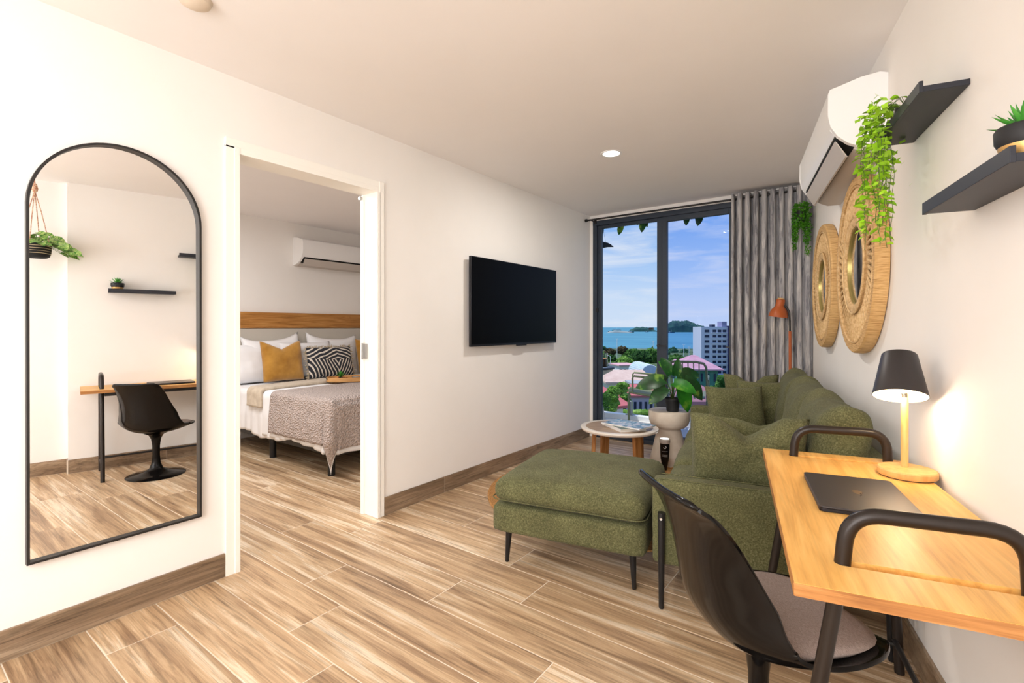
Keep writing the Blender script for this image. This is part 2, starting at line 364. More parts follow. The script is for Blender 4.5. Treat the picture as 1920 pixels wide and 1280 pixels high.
# door frame (lining + flat casing, no step proud of more than a finger)
d1 = struct(thing('door_1', None, None, (0, 0, 0)))
sbox('jamb', -0.15, 0.016, DY0 - 0.002, DY0 + 0.024, 0, DZ, M['casing'], d1, 0.002)
sbox('jamb', -0.15, 0.016, DY1 - 0.05, DY1 - 0.02, 0, DZ - 0.03, M['casing'], d1, 0.002)
sbox('head', -0.15, 0.014, DY0, DY1, DZ - 0.032, DZ, M['casing'], d1, 0.002)
sbox('stop', -0.15, -0.118, DY1 - 0.062, DY1 - 0.05, 0, DZ - 0.04, M['casing'], d1, 0.002)
sbox('casing', 0, 0.012, DY0 - 0.045, DY0 + 0.010, 0, DZ + 0.0, M['casing'], d1, 0.002)
sbox('casing', 0, 0.016, DY1 - 0.034, DY1 + 0.005, 0, DZ + 0.04, M['casing'], d1, 0.003)
sbox('casing', 0, 0.012, DY0 - 0.045, DY1 + 0.0, DZ - 0.012, DZ + 0.04, M['casing'], d1, 0.003)
hg = MB().b2(-0.128, -0.088, DY1 - 0.066, DY1 - 0.050, 1.04, 1.14); hg.tube([(-0.125, DY1 - 0.066, 1.035), (-0.125, DY1 - 0.066, 1.145)], 0.006)
hg.build('hinge', M['steel'], d1)
MB().tube([(-0.13, DY1 - 0.07, DZ - 0.06), (-0.13, DY1 - 0.085, DZ - 0.06)], 0.012).build('door_stop', M['steel'], d1)
# skirtings in tile lengths
def skirting(name, pts, z1=0.118, t=0.011, first=None, ln=1.262):
    """pts: start and end on the wall face, boards stand to the left of the walking direction"""
    o = struct(thing(name, None, None)); p, q = Vector(pts[0]), Vector(pts[1]); d = (q - p); L = d.length; d.normalize(); n = Vector((-d.y, d.x))
    s = 0.0; e = first if first else ln
    g = MB().prism([p, q, q + n * (t - 0.002), p + n * (t - 0.002)], 0.0, z1 - 0.001); g.build('grout_bed', M['grout'], o, smooth=0)
    while s < L - 0.01:
        e = min(e, L); a, b = p + d * (s + 0.0012), p + d * (e - 0.0012); c = (a + b) / 2
        m2 = MB().prism([a - c, b - c, b - c + n * t, a - c + n * t], 0.0015, z1)
        m2.build('skirting_tile', M['basetile'], o, smooth=0, bevel=0.0015, loc=(c.x, c.y, 0))
        s = e; e = s + ln
    return o
skirting('baseboard_left', [(0, 1.127 - 0.008), (0, YB)], first=1.6, ln=1.6)
skirting('baseboard_left', [(0, YW - 0.03), (0, DY1 + 0.006)], first=YW - 0.03 - 3.937, ln=1.262)
# right wall: thick slab from the window corner to the corner seen in the arched mirror, then a shallow step back
VE = -4.02
def wallslab(name, pts, m=None):
    return struct(MB().prism([(p.x, p.y) for p in pts], 0, H).build(name, m or M['wall'], smooth=0))
wallslab('wall_right', [rw(0, 0.35), rw(-0.15, 0.35), rw(-0.30, VE), rw(0, VE)][::-1])
wallslab('wall_right', [rw(-0.075, VE), rw(-0.30, VE), rw(-0.30, -8.2), rw(-0.075, -8.2)][::-1])
a, b = rw(0, VE), rw(0, -0.02)
skirting('baseboard_right', [(a.x, a.y), (b.x, b.y)], first=0.7)
a, b = rw(-0.075, -7.4), rw(-0.075, VE)
skirting('baseboard_right', [(a.x, a.y), (b.x, b.y)], first=1.0)
a, b = rw(-0.075, VE), rw(0.011, VE)
skirting('baseboard_right', [(a.x, a.y), (b.x, b.y)])
# back wall behind the camera
sbox('wall_back', -0.14, 4.3, YB - 0.15, YB, 0, H, M['wall'])
# window wall: lintel above, plain wall right of the opening (behind the curtain)
WX0, WX1, WZ1 = 0.035, 1.60, 2.458
ww = MB().b2(-0.14, 2.6, YW, YW + 0.2, WZ1, H); ww.b2(WX1, 2.7, YW, YW + 0.2, 0, WZ1); ww.b2(-0.14, WX0, YW, YW + 0.2, 0, WZ1)
struct(ww.build('wall_window', M['wall'], smooth=0))
# sliding window
gl = bpy.data.materials.new('window_glass'); gl.use_nodes = True; t = gl.node_tree; t.nodes.clear()
def glassmat(m, tint, refl):
    t = m.node_tree; tr = N(t, 'ShaderNodeBsdfTransparent'); tr.inputs[0].default_value = tint
    g = N(t, 'ShaderNodeBsdfGlossy', Roughness=0.0); fr = N(t, 'ShaderNodeFresnel', IOR=1.3); mx = N(t, 'ShaderNodeMixShader'); o = N(t, 'ShaderNodeOutputMaterial')
    mu = N(t, 'ShaderNodeMath', operation='MULTIPLY'); mu.inputs[1].default_value = refl; t.links.new(fr.outputs[0], mu.inputs[0])
    t.links.new(mu.outputs[0], mx.inputs[0]); t.links.new(tr.outputs[0], mx.inputs[1]); t.links.new(g.outputs[0], mx.inputs[2]); t.links.new(mx.outputs[0], o.inputs[0])
glassmat(gl, (0.97, 0.99, 1.0, 1), 0.1)
gl2 = bpy.data.materials.new('window_glass_blue_tint'); gl2.use_nodes = True; gl2.node_tree.nodes.clear(); glassmat(gl2, (0.86, 0.90, 1.0, 1), 0.1)
win = struct(thing('window_1', None, None, (0, YW, 0)))
def wb(name, x0, x1, z0, z1, y0, y1, m=None): return MB().b2(x0, x1, y0, y1, z0, z1).build(name, m or M['alu'], win, smooth=0, bevel=0.003)
wb('frame_stile', 0.035, 0.082, 0, 2.458, 0.0, 0.12); wb('frame_stile', 1.548, 1.60, 0, 2.458, 0.0, 0.12)
wb('frame_head', 0.035, 1.60, 2.405, 2.458, -0.004, 0.12); wb('frame_sill', 0.035, 1.60, 0.0, 0.045, -0.004, 0.12)
wb('sash_stile', 0.080, 0.126, 0.045, 2.405, 0.03, 0.075); wb('sash_stile', 0.772, 0.838, 0.045, 2.405, 0.03, 0.075)
wb('sash_rail', 0.126, 0.772, 2.372, 2.405, 0.03, 0.075); wb('sash_rail', 0.126, 0.772, 0.045, 0.115, 0.03, 0.075)
wb('sash_stile', 0.834, 0.884, 0.045, 2.405, 0.010, 0.06); wb('sash_stile', 1.492, 1.548, 0.045, 2.405, 0.010, 0.06)
wb('sash_rail', 0.884, 1.492, 2.352, 2.405, 0.010, 0.06); wb('sash_rail', 0.884, 1.492, 0.045, 0.115, 0.010, 0.06)
wb('window_pane', 0.124, 0.774, 0.113, 2.374, 0.050, 0.055, gl); wb('window_pane', 0.882, 1.494, 0.113, 2.354, 0.032, 0.037, gl2)
lt = MB().lathe([(0.0, -0.012), (0.016, -0.012), (0.016, 0.0)], 16, (0.80, 0, 1.055), 'y'); lt.b2(0.795, 0.885, -0.022, -0.014, 1.048, 1.06); lt.build('latch', M['blk'], win)
lt = MB().lathe([(0.0, -0.012), (0.010, -0.012), (0.010, 0.03)], 16, (1.52, 0, 1.055), 'y'); lt.b2(1.47, 1.545, -0.022, -0.012, 1.05, 1.062); lt.build('latch', M['blk'], win)
MB().b2(0.074, 0.094, -0.01, 0.03, 1.42, 1.47).build('latch', M['blk'], win, bevel=0.003)
# bedroom shell
BX = -3.09
sbox('wall_bedroom', BX - 0.15, BX, 0.1, YW + 0.2, 0, H, M['wall'])
sbox('wall_bedroom', BX, -0.14, 0.0, 0.15, 0, H, M['wall'])
sbox('wall_bedroom', BX - 0.15, -0.14, 4.95, 5.1, 0, H, M['wall'])
# ------------------------------------------------------------------ fixtures on the ceiling
dl = thing('downlight', 'round recessed white downlight glowing in the ceiling before the window', 'light', (1.072, 3.32, H))
MB().lathe([(0.062, -0.002), (0.078, -0.004), (0.080, 0.0), (0.062, 0.0)], 40).build('trim_ring', M['white'], dl)
MB().lathe([(0.0, -0.0015), (0.062, -0.0015)], 40).build('diffuser', M['lightdisc'], dl)
dlo = lamp_obj('downlight_lamp', 'AREA', (1.072, 3.32, H - 0.012), 16, (1, 0.96, 0.9), shape='DISK', size=0.12); dlo.parent = None
sd = thing('smoke_detector', 'flat round beige detector on the ceiling at the top edge near the doorway', 'detector', (0.50, 0.80, H))
MB().lathe([(0.0, -0.03), (0.03, -0.03), (0.052, -0.018), (0.06, 0.0)], 32).build('body', mat('beige_plastic', (222, 208, 190), 0.6), sd)
# ------------------------------------------------------------------ arched mirror on the left wall
am = thing('arched_mirror', 'tall arched wall mirror in a thin black frame beside the doorway', 'mirror', (0.006, 0.704, 0.341))
def arch(hw, h, n=40):
    zc = h - hw
    return [(-hw, 0), (hw, 0)] + [(hw * math.cos(PI * k / n), zc + hw * math.sin(PI * k / n)) for k in range(n + 1)]
def ring_prism(mb, out, inn, x0, x1):
    n = len(out); vs = [(x, p[0], p[1]) for x in (x0, x1) for p in out] + [(x, p[0], p[1]) for x in (x0, x1) for p in inn]
    fs = []
    for i in range(n):
        j = (i + 1) % n
        fs += [(i, j, n + j, n + i), (2 * n + j, 2 * n + i, 3 * n + i, 3 * n + j), (n + i, n + j, 3 * n + j, 3 * n + i), (j, i, 2 * n + i, 2 * n + j)]
    mb.add(vs, fs)
ao = arch(0.302, 1.687); ai = [(p[0] * (0.302 - 0.009) / 0.302, 0.009 + (p[1]) * (1.687 - 0.018) / 1.687) for p in ao]
r = MB(); ring_prism(r, ao, ai, -0.004, 0.022); r.build('frame', M['blk'], am, smooth=0.8)
g = MB(); n = len(ai); g.add([(0.0, p[0], p[1]) for p in ai] + [(0.004, p[0], p[1]) for p in ai], [tuple(range(n, 2 * n)), tuple(reversed(range(n)))])
go = g.build('mirror_glass', M['mirror'], am, smooth=0)
go.rotation_euler = (0, math.radians(-0.17), 0)
# ------------------------------------------------------------------ television
tv = thing('television', 'large black flat television mounted on the white left wall', 'television', (0.05, 3.57, 1.455))
MB().b2(-0.05, -0.012, -0.25, 0.25, -0.2, 0.2).build('wall_bracket', M['blk'], tv)
MB().b2(-0.014, 0.010, -0.648, 0.648, -0.361, 0.361).build('housing', M['tvframe'], tv, bevel=0.003)
MB().b2(0.009, 0.0115, -0.642, 0.642, -0.344, 0.355).build('screen', M['tvscreen'], tv, smooth=0)
MB().b2(0.0, 0.014, -0.03, 0.12, -0.372, -0.360).build('sensor_bar', M['blk'], tv, bevel=0.002)
# ------------------------------------------------------------------ split air conditioner, living room
def ac_unit(name, label, L, loc, rz):
    """local x = towards the wall, y along the wall from the near end, z up; profile is (distance from wall, height)"""
    ac = thing(name, label, 'air conditioner', loc, rz)
    prof = [(0.0, 0.005), (0.0, 0.335), (0.03, 0.345), (0.10, 0.335), (0.175, 0.312), (0.218, 0.30), (0.226, 0.28), (0.226, 0.18), (0.216, 0.13), (0.190, 0.085), (0.15, 0.048), (0.10, 0.022), (0.05, 0.008)]
    n = len(prof)
    def sweep(pr, y0, y1, mb): 
        k = len(pr); vs = [(-p[0], y, p[1]) for y in (y0, y1) for p in pr]
        mb.add(vs, [tuple(reversed(range(k))), tuple(range(k, 2 * k))] + [(i, (i + 1) % k, k + (i + 1) % k, k + i) for i in range(k)]); return mb
    # body without the outlet zone
    sweep(prof, 0, 0.03, MB()).build('end_cap', M['white'], ac, smooth=0.5, bevel=0.002)
    sweep(prof, L - 0.03, L, MB()).build('end_cap', M['white'], ac, smooth=0.5, bevel=0.002)
    up = [(0.0, 0.0), (0.0, 0.335), (0.03, 0.345), (0.10, 0.335), (0.175, 0.312), (0.218, 0.30), (0.224, 0.28), (0.224, 0.18), (0.212, 0.12), (0.195, 0.095), (0.13, 0.12), (0.09, 0.03), (0.06, 0.0)]
    sweep(up, 0.03, L - 0.03, MB()).build('body', M['white'], ac, smooth=0.5)
    # grey underside and outlet
    sweep([(0.0, -0.004), (0.0, 0.012), (0.07, 0.018), (0.115, 0.04), (0.125, 0.022), (0.07, -0.004)], 0.02, L - 0.02, MB()).build('underside', M['whitegrey'], ac, smooth=0.5)
    sweep([(0.10, 0.07), (0.135, 0.118), (0.192, 0.094), (0.12, 0.026)], 0.035, L - 0.035, MB()).build('outlet_slot', M['darkslot'], ac, smooth=0)
    f = sweep([(0.185, 0.07), (0.192, 0.076), (0.150, 0.0), (0.142, -0.002)], 0.045, L - 0.045, MB()); f.build('flap', M['whitegrey'], ac, smooth=0)
    for k in range(1, 4):
        MB().b2(-0.16, -0.13, L * k / 4 - 0.003, L * k / 4 + 0.003, 0.03, 0.09).build('vane', M['whitegrey'], ac, smooth=0)
    return ac
p = rw(0.0, -2.40, 2.035)
ac_unit('air_conditioner', 'white split air conditioner high on the right wall with its flap open', 1.10, p, TH)
p2 = (BX, 3.225 + 1.0, 2.0)
ac2 = ac_unit('air_conditioner', 'white split air conditioner on the bedroom wall above the bed, seen through the doorway', 1.0, p2, PI)
# ================================================================== RIGHT WALL
def leaf_mesh(name, L, W, m, kind='oval', fold=0.15, curl=0.2, nl=5):
    """leaf along +y from its base, z up"""
    vs = []; fs = []
    for i in range(nl + 1):
        t = i / nl
        if kind == 'oval': wd = math.sin(PI * min(1, t * 0.97 + 0.03)) ** 0.8
        elif kind == 'heart': wd = (math.sin(PI * (t * 0.86 + 0.14)) ** 0.75) if t > 0 else 0.42
        else: wd = (1 - t) ** 0.7 * (0.35 + 0.65 * min(1, t * 4))           # spike
        if i == nl: wd = 0.02
        y = L * t; z = -curl * L * t * t
        vs += [(-W / 2 * wd, y, z + fold * W * wd), (0, y, z), (W / 2 * wd, y, z + fold * W * wd)]
    if kind == 'heart':
        vs[0] = (-W * 0.30, -L * 0.07, fold * W * 0.5); vs[2] = (W * 0.30, -L * 0.07, fold * W * 0.5)
    for i in range(nl):
        a = i * 3; fs += [(a, a + 1, a + 4, a + 3), (a + 1, a + 2, a + 5, a + 4)]
    return MB().add(vs, fs).mesh(name, m, 3)
def orient(d, up=Vector((0, 0, 1)), roll=0.0):
    """euler turning +y to d with z roughly along up"""
    d = Vector(d).normalized(); x = d.cross(up)
    if x.length < 1e-3: x = Vector((1, 0, 0))
    x.normalize(); z = x.cross(d)
    m3 = Matrix((x, d, z)).transposed() @ Matrix.Rotation(roll, 3, 'Y')
    return m3.to_euler()
# ---- rattan mirrors
def rattan_mirror(label, v, z, R=0.44):
    o = thing('rattan_mirror', label, 'mirror', rw(0.0, v, z), TH, 'round rattan mirrors on the right wall')
    # lathes about the local x axis, room side is -x
    rim = MB().lathe([(R, -0.004), (R + 0.004, -0.02), (R + 0.002, -0.050), (R - 0.006, -0.058), (R - 0.042, -0.058), (R - 0.047, -0.052), (R - 0.047, -0.004)], 72, axis='x', closed=True)
    rim.build('outer_rim', M['rattan_wrap'], o, smooth=0.7)
    MB().lathe([(R - 0.048, -0.048), (R - 0.046, -0.057), (R - 0.051, -0.060), (R - 0.056, -0.057), (R - 0.056, -0.048)], 72, axis='x', closed=True).build('bead', M['rattan'], o, smooth=1)
    ri = R * 0.55
    ir = MB().lathe([(ri, -0.030), (ri, -0.054), (ri - 0.010, -0.059), (ri - 0.036, -0.058), (ri - 0.047, -0.050), (ri - 0.049, -0.020)], 60, axis='x', closed=True)
    ir.build('inner_ring', M['rattan'], o, smooth=0.7)
    MB().lathe([(ri + 0.003, -0.050), (ri + 0.006, -0.058), (ri + 0.001, -0.062), (ri - 0.005, -0.058)], 60, axis='x', closed=True).build('bead', M['rattan'], o, smooth=1)
    MB().lathe([(ri - 0.047, -0.034), (ri - 0.047, -0.046), (ri - 0.051, -0.046), (ri - 0.051, -0.034)], 60, axis='x', closed=True).build('brass_lip', mat('brass', (196, 176, 110), 0.35, metal=0.6), o)
    MB().lathe([(0.0, -0.036), (ri - 0.050, -0.036)], 60, axis='x').build('mirror_glass', M['darkmirror'], o, smooth=0)
    st = MB(); nst = 62
    for k in range(nst):                                       # swirled cane spokes
        a0 = 2 * PI * k / nst; a1 = a0 + 0.10; pts = []
        for i in range(4):
            t_ = i / 3; rr = ri - 0.005 + (R - 0.048 - ri + 0.01) * t_; an = a0 + (a1 - a0) * t_
            pts.append((-0.040 - 0.006 * math.sin(PI * t_), rr * math.cos(an), rr * math.sin(an)))
        st.tube(pts, [0.0064, 0.0078, 0.0092, 0.0104], 7, cap=False)
    tag(st.build('cane_spokes', M['rattan'], o, smooth=2), kind='stuff')
    MB().lathe([(0.10, -0.004), (R - 0.02, -0.004), (R - 0.02, -0.024), (0.10, -0.024)], 48, axis='x', closed=True).build('backing', mat('gap_shade_brown', (52, 34, 20), 0.9), o)  # coloured dark so the gaps between the spokes look shaded
    return o
rattan_mirror('round rattan framed mirror, the nearer one, half behind the trailing vine', -2.0, 1.568, 0.45)
rattan_mirror('round rattan framed mirror, the farther one next to the curtain', -0.96, 1.540, 0.43)
# ---- shelves
def shelf(label, v0, v1, zb):
    o = thing('floating_shelf', label, 'shelf', rw(0, v0, zb), TH, 'charcoal floating shelves')
    L = v1 - v0
    MB().b2(-0.108, -0.001, 0.0, L, 0.0, 0.017).build('board', M['shelf'], o, bevel=0.001)
    MB().b2(-0.118, -0.108, -0.002, L + 0.002, -0.002, 0.032).build('front_lip', M['shelf'], o, bevel=0.001)
    return o
shelf('upper charcoal floating shelf carrying the trailing plant, nearer the air conditioner', -3.225, -2.735, 1.944)
shelf('lower charcoal floating shelf carrying the potted succulent at the right edge', -3.75, -3.255, 1.577)
# ---- succulent pot
def rosette(parent, me, c, n, r0, tilt0, tilt1, sc0, sc1, seed):
    rr = random.Random(seed)
    for k in range(n):
        f = k / (n - 1); an = k * 2.4; tl = tilt0 + (tilt1 - tilt0) * f + rr.uniform(-.1, .1)
        d = Vector((math.cos(an) * math.cos(tl), math.sin(an) * math.cos(tl), math.sin(tl)))
        s = sc0 + (sc1 - sc0) * f
        inst('leaf', me, parent, Vector(c) + d * r0, orient(d), (s, s, s))
sl = leaf_mesh('leaf', 0.062, 0.021, M['leafsucc'], 'spike', fold=0.35, curl=-0.25)
sp = thing('succulent_pot', 'small green succulent in a black pot with a wooden band on the lower shelf', 'potted plant', rw(0.066, -3.685, 1.5945), TH)
MB().lathe([(0.0, 0.0), (0.034, 0.0), (0.040, 0.012), (0.044, 0.030)], 32).build('pot_base', M['goldband'], sp, smooth=0.9)
MB().lathe([(0.044, 0.030), (0.049, 0.040), (0.050, 0.064), (0.046, 0.070), (0.042, 0.070), (0.040, 0.060), (0.0, 0.060)], 32).build('pot', M['blackpot'], sp, smooth=0.9)
rosette(sp, sl, (0, 0, 0.062), 26, 0.006, 0.15, 1.4, 1.0, 0.8, 4)
# ---- trailing plant on the upper shelf
tp = thing('trailing_plant', 'lime green trailing vine in a small black pot hanging off the upper shelf', 'potted plant', rw(0.066, -2.915, 1.962), TH)
MB().lathe([(0.0, 0.0), (0.030, 0.0), (0.036, 0.05), (0.034, 0.055), (0.0, 0.052)], 24).build('pot', M['blackpot'], tp, smooth=0.9)
MB().tube([(0.04 * math.cos(a), 0.04 * math.sin(a), 0.03 + 0.004 * math.sin(3 * a)) for a in [i * 2 * PI / 20 for i in range(19)]], 0.003, 6).build('twine', mat('twine', (170, 124, 84), 0.9), tp)
ll = leaf_mesh('leaf', 0.029, 0.020, M['leaflime'], 'oval', fold=0.2, curl=0.15, nl=4)
stm = MB(); rr = random.Random(11); nleaf = 0
for k in range(17):
    an = rr.uniform(0, 2 * PI)
    ex = rr.uniform(-0.115, -0.02) if k > 2 else rr.uniform(-0.06, -0.03); ey = rr.uniform(-0.10, 0.13)     # -x = room side
    if k % 2 == 0: ey = rr.uniform(0.02, 0.14)
    ln = rr.uniform(0.16, 0.33) if ey < 0.02 else rr.uniform(0.24, 0.46)
    p0 = Vector((0, 0, 0.05)); p1 = Vector((ex * 0.7, ey * 0.7, 0.085)); edge = Vector((min(ex, -0.064) if ey < 0.05 else ex, ey if ey > 0.05 else ey, 0.03))
    if ey < 0.05: edge.x = -0.068 - rr.uniform(0, .03)
    elif ey < 0.075: edge.y = 0.08
    pts = [p0, p1, edge]; q = edge.copy(); dz = 0
    while dz < ln:
        st_ = 0.03; dz += st_; q = q + Vector((rr.uniform(-.006, .006), rr.uniform(-.007, .007), -st_)); q.x = min(q.x, 0.05); pts.append(q.copy())
    stm.tube(pts, 0.0011, 4, cap=False)
    for i in range(1, len(pts) - 1):
        for s_ in (0, 1):
            if nleaf >= 296: break
            b_ = pts[i].lerp(pts[i + 1], s_ * 0.5); a2 = rr.uniform(0, 2 * PI)
            d = Vector((math.cos(a2), math.sin(a2), rr.uniform(-0.7, 0.35))); d.x = -abs(d.x) if b_.x > 0.03 else d.x
            s = rr.uniform(0.75, 1.3); inst('leaf', ll, tp, b_, orient(d, roll=rr.uniform(-.7, .7)), (s, s, s)); nleaf += 1
        
tag(stm.build('stems', M['stem'], tp, smooth=2), kind='stuff')
xl = MB()
for k in range(240):
    ey = rr.uniform(-0.13, 0.15); ex = rr.uniform(-0.13, -0.075) if ey < 0.08 else rr.uniform(-.12, .03); zz = 0.07 - abs(rr.gauss(0, .15))
    p_ = Vector((ex, ey, zz)); d = Vector((rr.uniform(-1, .6), rr.uniform(-1, 1), rr.uniform(-.8, .4))).normalized(); q_ = d.orthogonal().normalized(); s = rr.uniform(.02, .032)
    xl.add([p_, p_ + d * s * .5 + q_ * s * .36, p_ + d * s, p_ + d * s * .5 - q_ * s * .36], [(0, 1, 2, 3)])
tag(xl.build('small_leaves', M['leaflime'], tp, smooth=0), kind='stuff')
# ---- green hanging plant in the corner by the curtain
cp = thing('hanging_ivy', 'deep green bushy artificial ivy hanging in the corner over the curtain', 'hanging plant', (2.125, 4.78, 2.20))
fb = MB(); rr = random.Random(5)
def tri_leaf(mb, p, s, rr):
    d = Vector((rr.uniform(-1, 1), rr.uniform(-1, 1), rr.uniform(-.8, .6))).normalized(); u_ = d.orthogonal().normalized(); 
    u_ = Matrix.Rotation(rr.uniform(0, 6), 3, d) @ u_
    mb.add([p, p + d * s * .5 + u_ * s * .35, p + d * s, p + d * s * .5 - u_ * s * .35], [(0, 1, 2, 3)])
for k in range(900):
    a_ = rr.uniform(0, 2 * PI); zz = rr.uniform(-0.11, 0.10); r_ = 0.068 * math.sqrt(max(0, 1 - (zz / 0.135) ** 2)) * rr.uniform(.6, 1.05)
    tri_leaf(fb, Vector((r_ * math.cos(a_), r_ * math.sin(a_), zz)), rr.uniform(.014, .024), rr)
for (sx, zb, wd) in ((-0.045, -0.30, 0.018), (0.048, -0.35, 0.024), (-0.04, -0.22, 0.02), (0.045, -0.25, 0.03)):
    for k in range(240):
        t_ = rr.random(); zz = -0.08 + (zb + 0.08) * t_
        tri_leaf(fb, Vector((sx + rr.uniform(-wd, wd) * (1.1 - .5 * t_), rr.uniform(-wd, wd), zz)), rr.uniform(.012, .02), rr)
tag(fb.build('foliage', M['leafivy'], cp, smooth=0), kind='stuff')
MB().lathe([(0.0, -0.05), (0.03, -0.05), (0.04, 0.03), (0.0, 0.03)], 16).build('pot', M['blackpot'], cp)
MB().tube([(0, 0, 0.03), (0.0, 0, 0.318)], 0.0012, 5).build('cord', M['blk'], cp)
# ================================================================== DESK
desk = thing('writing_desk', 'light oak writing desk with bent dark tube frame ends along the right wall', 'desk', rw(0.0, -3.94, 0), TH)
DL, DT = 1.17, 0.75
U0, U1 = 0.03, 0.506
# top with two routed slots: lower layer full, upper layer in strips
gy0, gy1 = 0.134, 1.088                     # slot centre lines along the desk
gu0, gu1 = 0.105, 0.405                     # slots run between the tube ends
tb = MB(); z0, z1 = DT - 0.026, DT
def slab(mb, u0, u1, y0, y1, za, zb): mb.b2(-u1, -u0, y0, y1, za, zb)
slab(tb, U0, U1, 0, DL, z0, DT - 0.014)
ys = [0, gy0 - 0.015, gy0 + 0.015, gy1 - 0.015, gy1 + 0.015, DL]
for i in range(5):
    if i in (1, 3):
        slab(tb, U0, gu0, ys[i], ys[i + 1], DT - 0.014, DT); slab(tb, gu1, U1, ys[i], ys[i + 1], DT - 0.014, DT)
    else: slab(tb, U0, U1, ys[i], ys[i + 1], DT - 0.014, DT)
tb.build('desktop', M['oak'], desk, smooth=0)
e = MB(); slab(e, U0, U1, -0.0012, 0.0, z0, DT - 0.001); slab(e, U1, U1 + 0.0012, 0, DL, z0, DT - 0.001); slab(e, U0, U1, DL, DL + 0.0012, z0, DT - 0.001); e.build('edge_band', M['oak_edge'], desk, smooth=0)
def bend(p0, p1, p2, r, n=8):
    a = (p0 - p1).normalized(); b = (p2 - p1).normalized(); out = []
    for i in range(n + 1):
        t_ = i / n; q = p1 + a * r * (1 - t_) ** 2 + b * r * t_ ** 2; out.append(q)
    return out
for y in (gy0, gy1):
    # local coordinates x=-u
    P = [Vector((-0.522, y, 0.0)), Vector((-0.405, y, 0.745)), Vector((-0.395, y, 0.858)), Vector((-0.110, y, 0.862)), Vector((-0.105, y, 0.745)), Vector((-0.07, y, 0.0))]
    pts = [P[0], P[1]] + bend(P[1], P[2], P[3], 0.065) + bend(P[2], P[3], P[4], 0.065) + [P[4], P[5]]
    MB().tube(pts, 0.0155, 18).build('end_frame', M['bronze'], desk, smooth=1)
    MB().tube([(-0.505, y, 0.10), (-0.077, y, 0.10)], 0.009, 12).build('stretcher', M['blk'], desk, smooth=1)
MB().tube([(-0.085, gy0, 0.115), (-0.085, gy1, 0.115)], 0.009, 12).build('rear_rail', M['blk'], desk, smooth=1)
MB().b2(-0.47, -0.452, 0.15, DL - 0.15, z0 - 0.030, z0).build('apron_bar', M['blk'], desk, smooth=0)
MB().b2(-0.10, -0.082, gy0, gy1, 0.66, 0.68).build('apron_bar', M['blk'], desk, smooth=0)
# ---- laptop
lp = thing('laptop', 'closed space grey laptop lying on the oak desk', 'laptop', rw(0.285, -3.315, DT), TH)
lw, ld = 0.118, 0.172
def rrect(hx, hy, r, n=6):
    out = []
    for cx, cy, a0 in ((hx - r, hy - r, 0), (-hx + r, hy - r, PI / 2), (-hx + r, -hy + r, PI), (hx - r, -hy + r, 1.5 * PI)):
        for i in range(n + 1): a = a0 + PI / 2 * i / n; out.append((cx + r * math.cos(a), cy + r * math.sin(a)))
    return out
MB().prism(rrect(lw, ld, 0.012), 0.001, 0.0095).build('base', M['laptop_edge'], lp, bevel=0.0008)
MB().prism(rrect(lw, ld, 0.012), 0.0102, 0.0155).build('lid', M['laptop'], lp, bevel=0.0012)
for px_ in (-0.095, -0.082, -0.06, -0.045): MB().box((px_, -ld - 0.0001, 0.0055), (0.008, 0.0006, 0.0028)).build('port', M['ports'], lp, smooth=0)
em = MB().prism([(0.012 * math.cos(a) * (1 + .15 * math.sin(3 * a)), 0.020 * math.sin(a)) for a in [i * PI / 8 for i in range(16)]], 0.0155, 0.0157)
em.build('emblem', mat('emblem_bronze', (112, 92, 66), 0.4, metal=0.6), lp, smooth=0)
MB().tube([(0.012, -0.004, 0.0158), (0.004, -0.012, 0.0158), (0.006, -0.026, 0.0158), (0.0, -0.036, 0.0158)], 0.0010, 5).build('emblem_mark', M['ports'], lp)
# ---- table lamp
tl = thing('table_lamp', 'table lamp with pale wooden stem and round base, black shade lit from inside', 'lamp', rw(0.086, -2.995, DT), TH)
MB().lathe([(0.0, 0.003), (0.080, 0.003), (0.082, 0.006), (0.082, 0.022), (0.079, 0.026), (0.0, 0.026)], 48).build('base', M['lampwood'], tl, smooth=0.6)
MB().lathe([(0.0, 0.0), (0.077, 0.0), (0.077, 0.003), (0.0, 0.003)], 48).build('felt_pad', M['blk'], tl)
sx_, sy_ = -0.002, 0.018
MB().tube([(sx_, sy_, 0.024), (sx_, sy_, 0.262)], 0.0105, 20).build('stem', M['lampwood'], tl, smooth=1)
MB().tube([(sx_, sy_, 0.255), (sx_, sy_, 0.272), (sx_ - 0.01, sy_ - 0.006, 0.285)], 0.0085, 14).build('pivot', M['blk'], tl, smooth=1)
Rt = Matrix.Translation((-0.022, -0.012, 0.268)) @ Matrix.Rotation(math.radians(5), 4, 'Y') @ Matrix.Rotation(math.radians(-23), 4, 'X')
sh = MB().lathe([(0.075, 0.0), (0.077, 0.0), (0.050, 0.146), (0.046, 0.151), (0.0, 0.152)], 48); sh.xf(Rt); sh.build('shade', M['shade'], tl, smooth=0.8)
si = MB().lathe([(0.075, 0.0005), (0.047, 0.144), (0.0, 0.146)], 48); si.xf(Rt); si.build('shade_lining', M['lampshade_in'], tl, smooth=0.8)
bu = MB().lathe([(0.0, 0.010), (0.022, 0.017), (0.034, 0.034), (0.036, 0.050), (0.030, 0.072), (0.016, 0.095), (0.014, 0.13)], 24); bu.xf(Rt); bu.build('bulb', M['bulb'], tl, smooth=2)
Lp = lamp_obj('table_lamp_light', 'POINT', (0, 0, 0), 2.3, (1, 0.80, 0.56), shadow_soft_size=0.034); Lp.parent = tl; Lp.location = (-0.022, -0.012, 0.272)
# ================================================================== TULIP CHAIR
CH = thing('tulip_chair', 'glossy black tulip chair with grey seat pad pulled up to the desk', 'chair', rw(0.550, -3.455, 0), TH - math.radians(56))
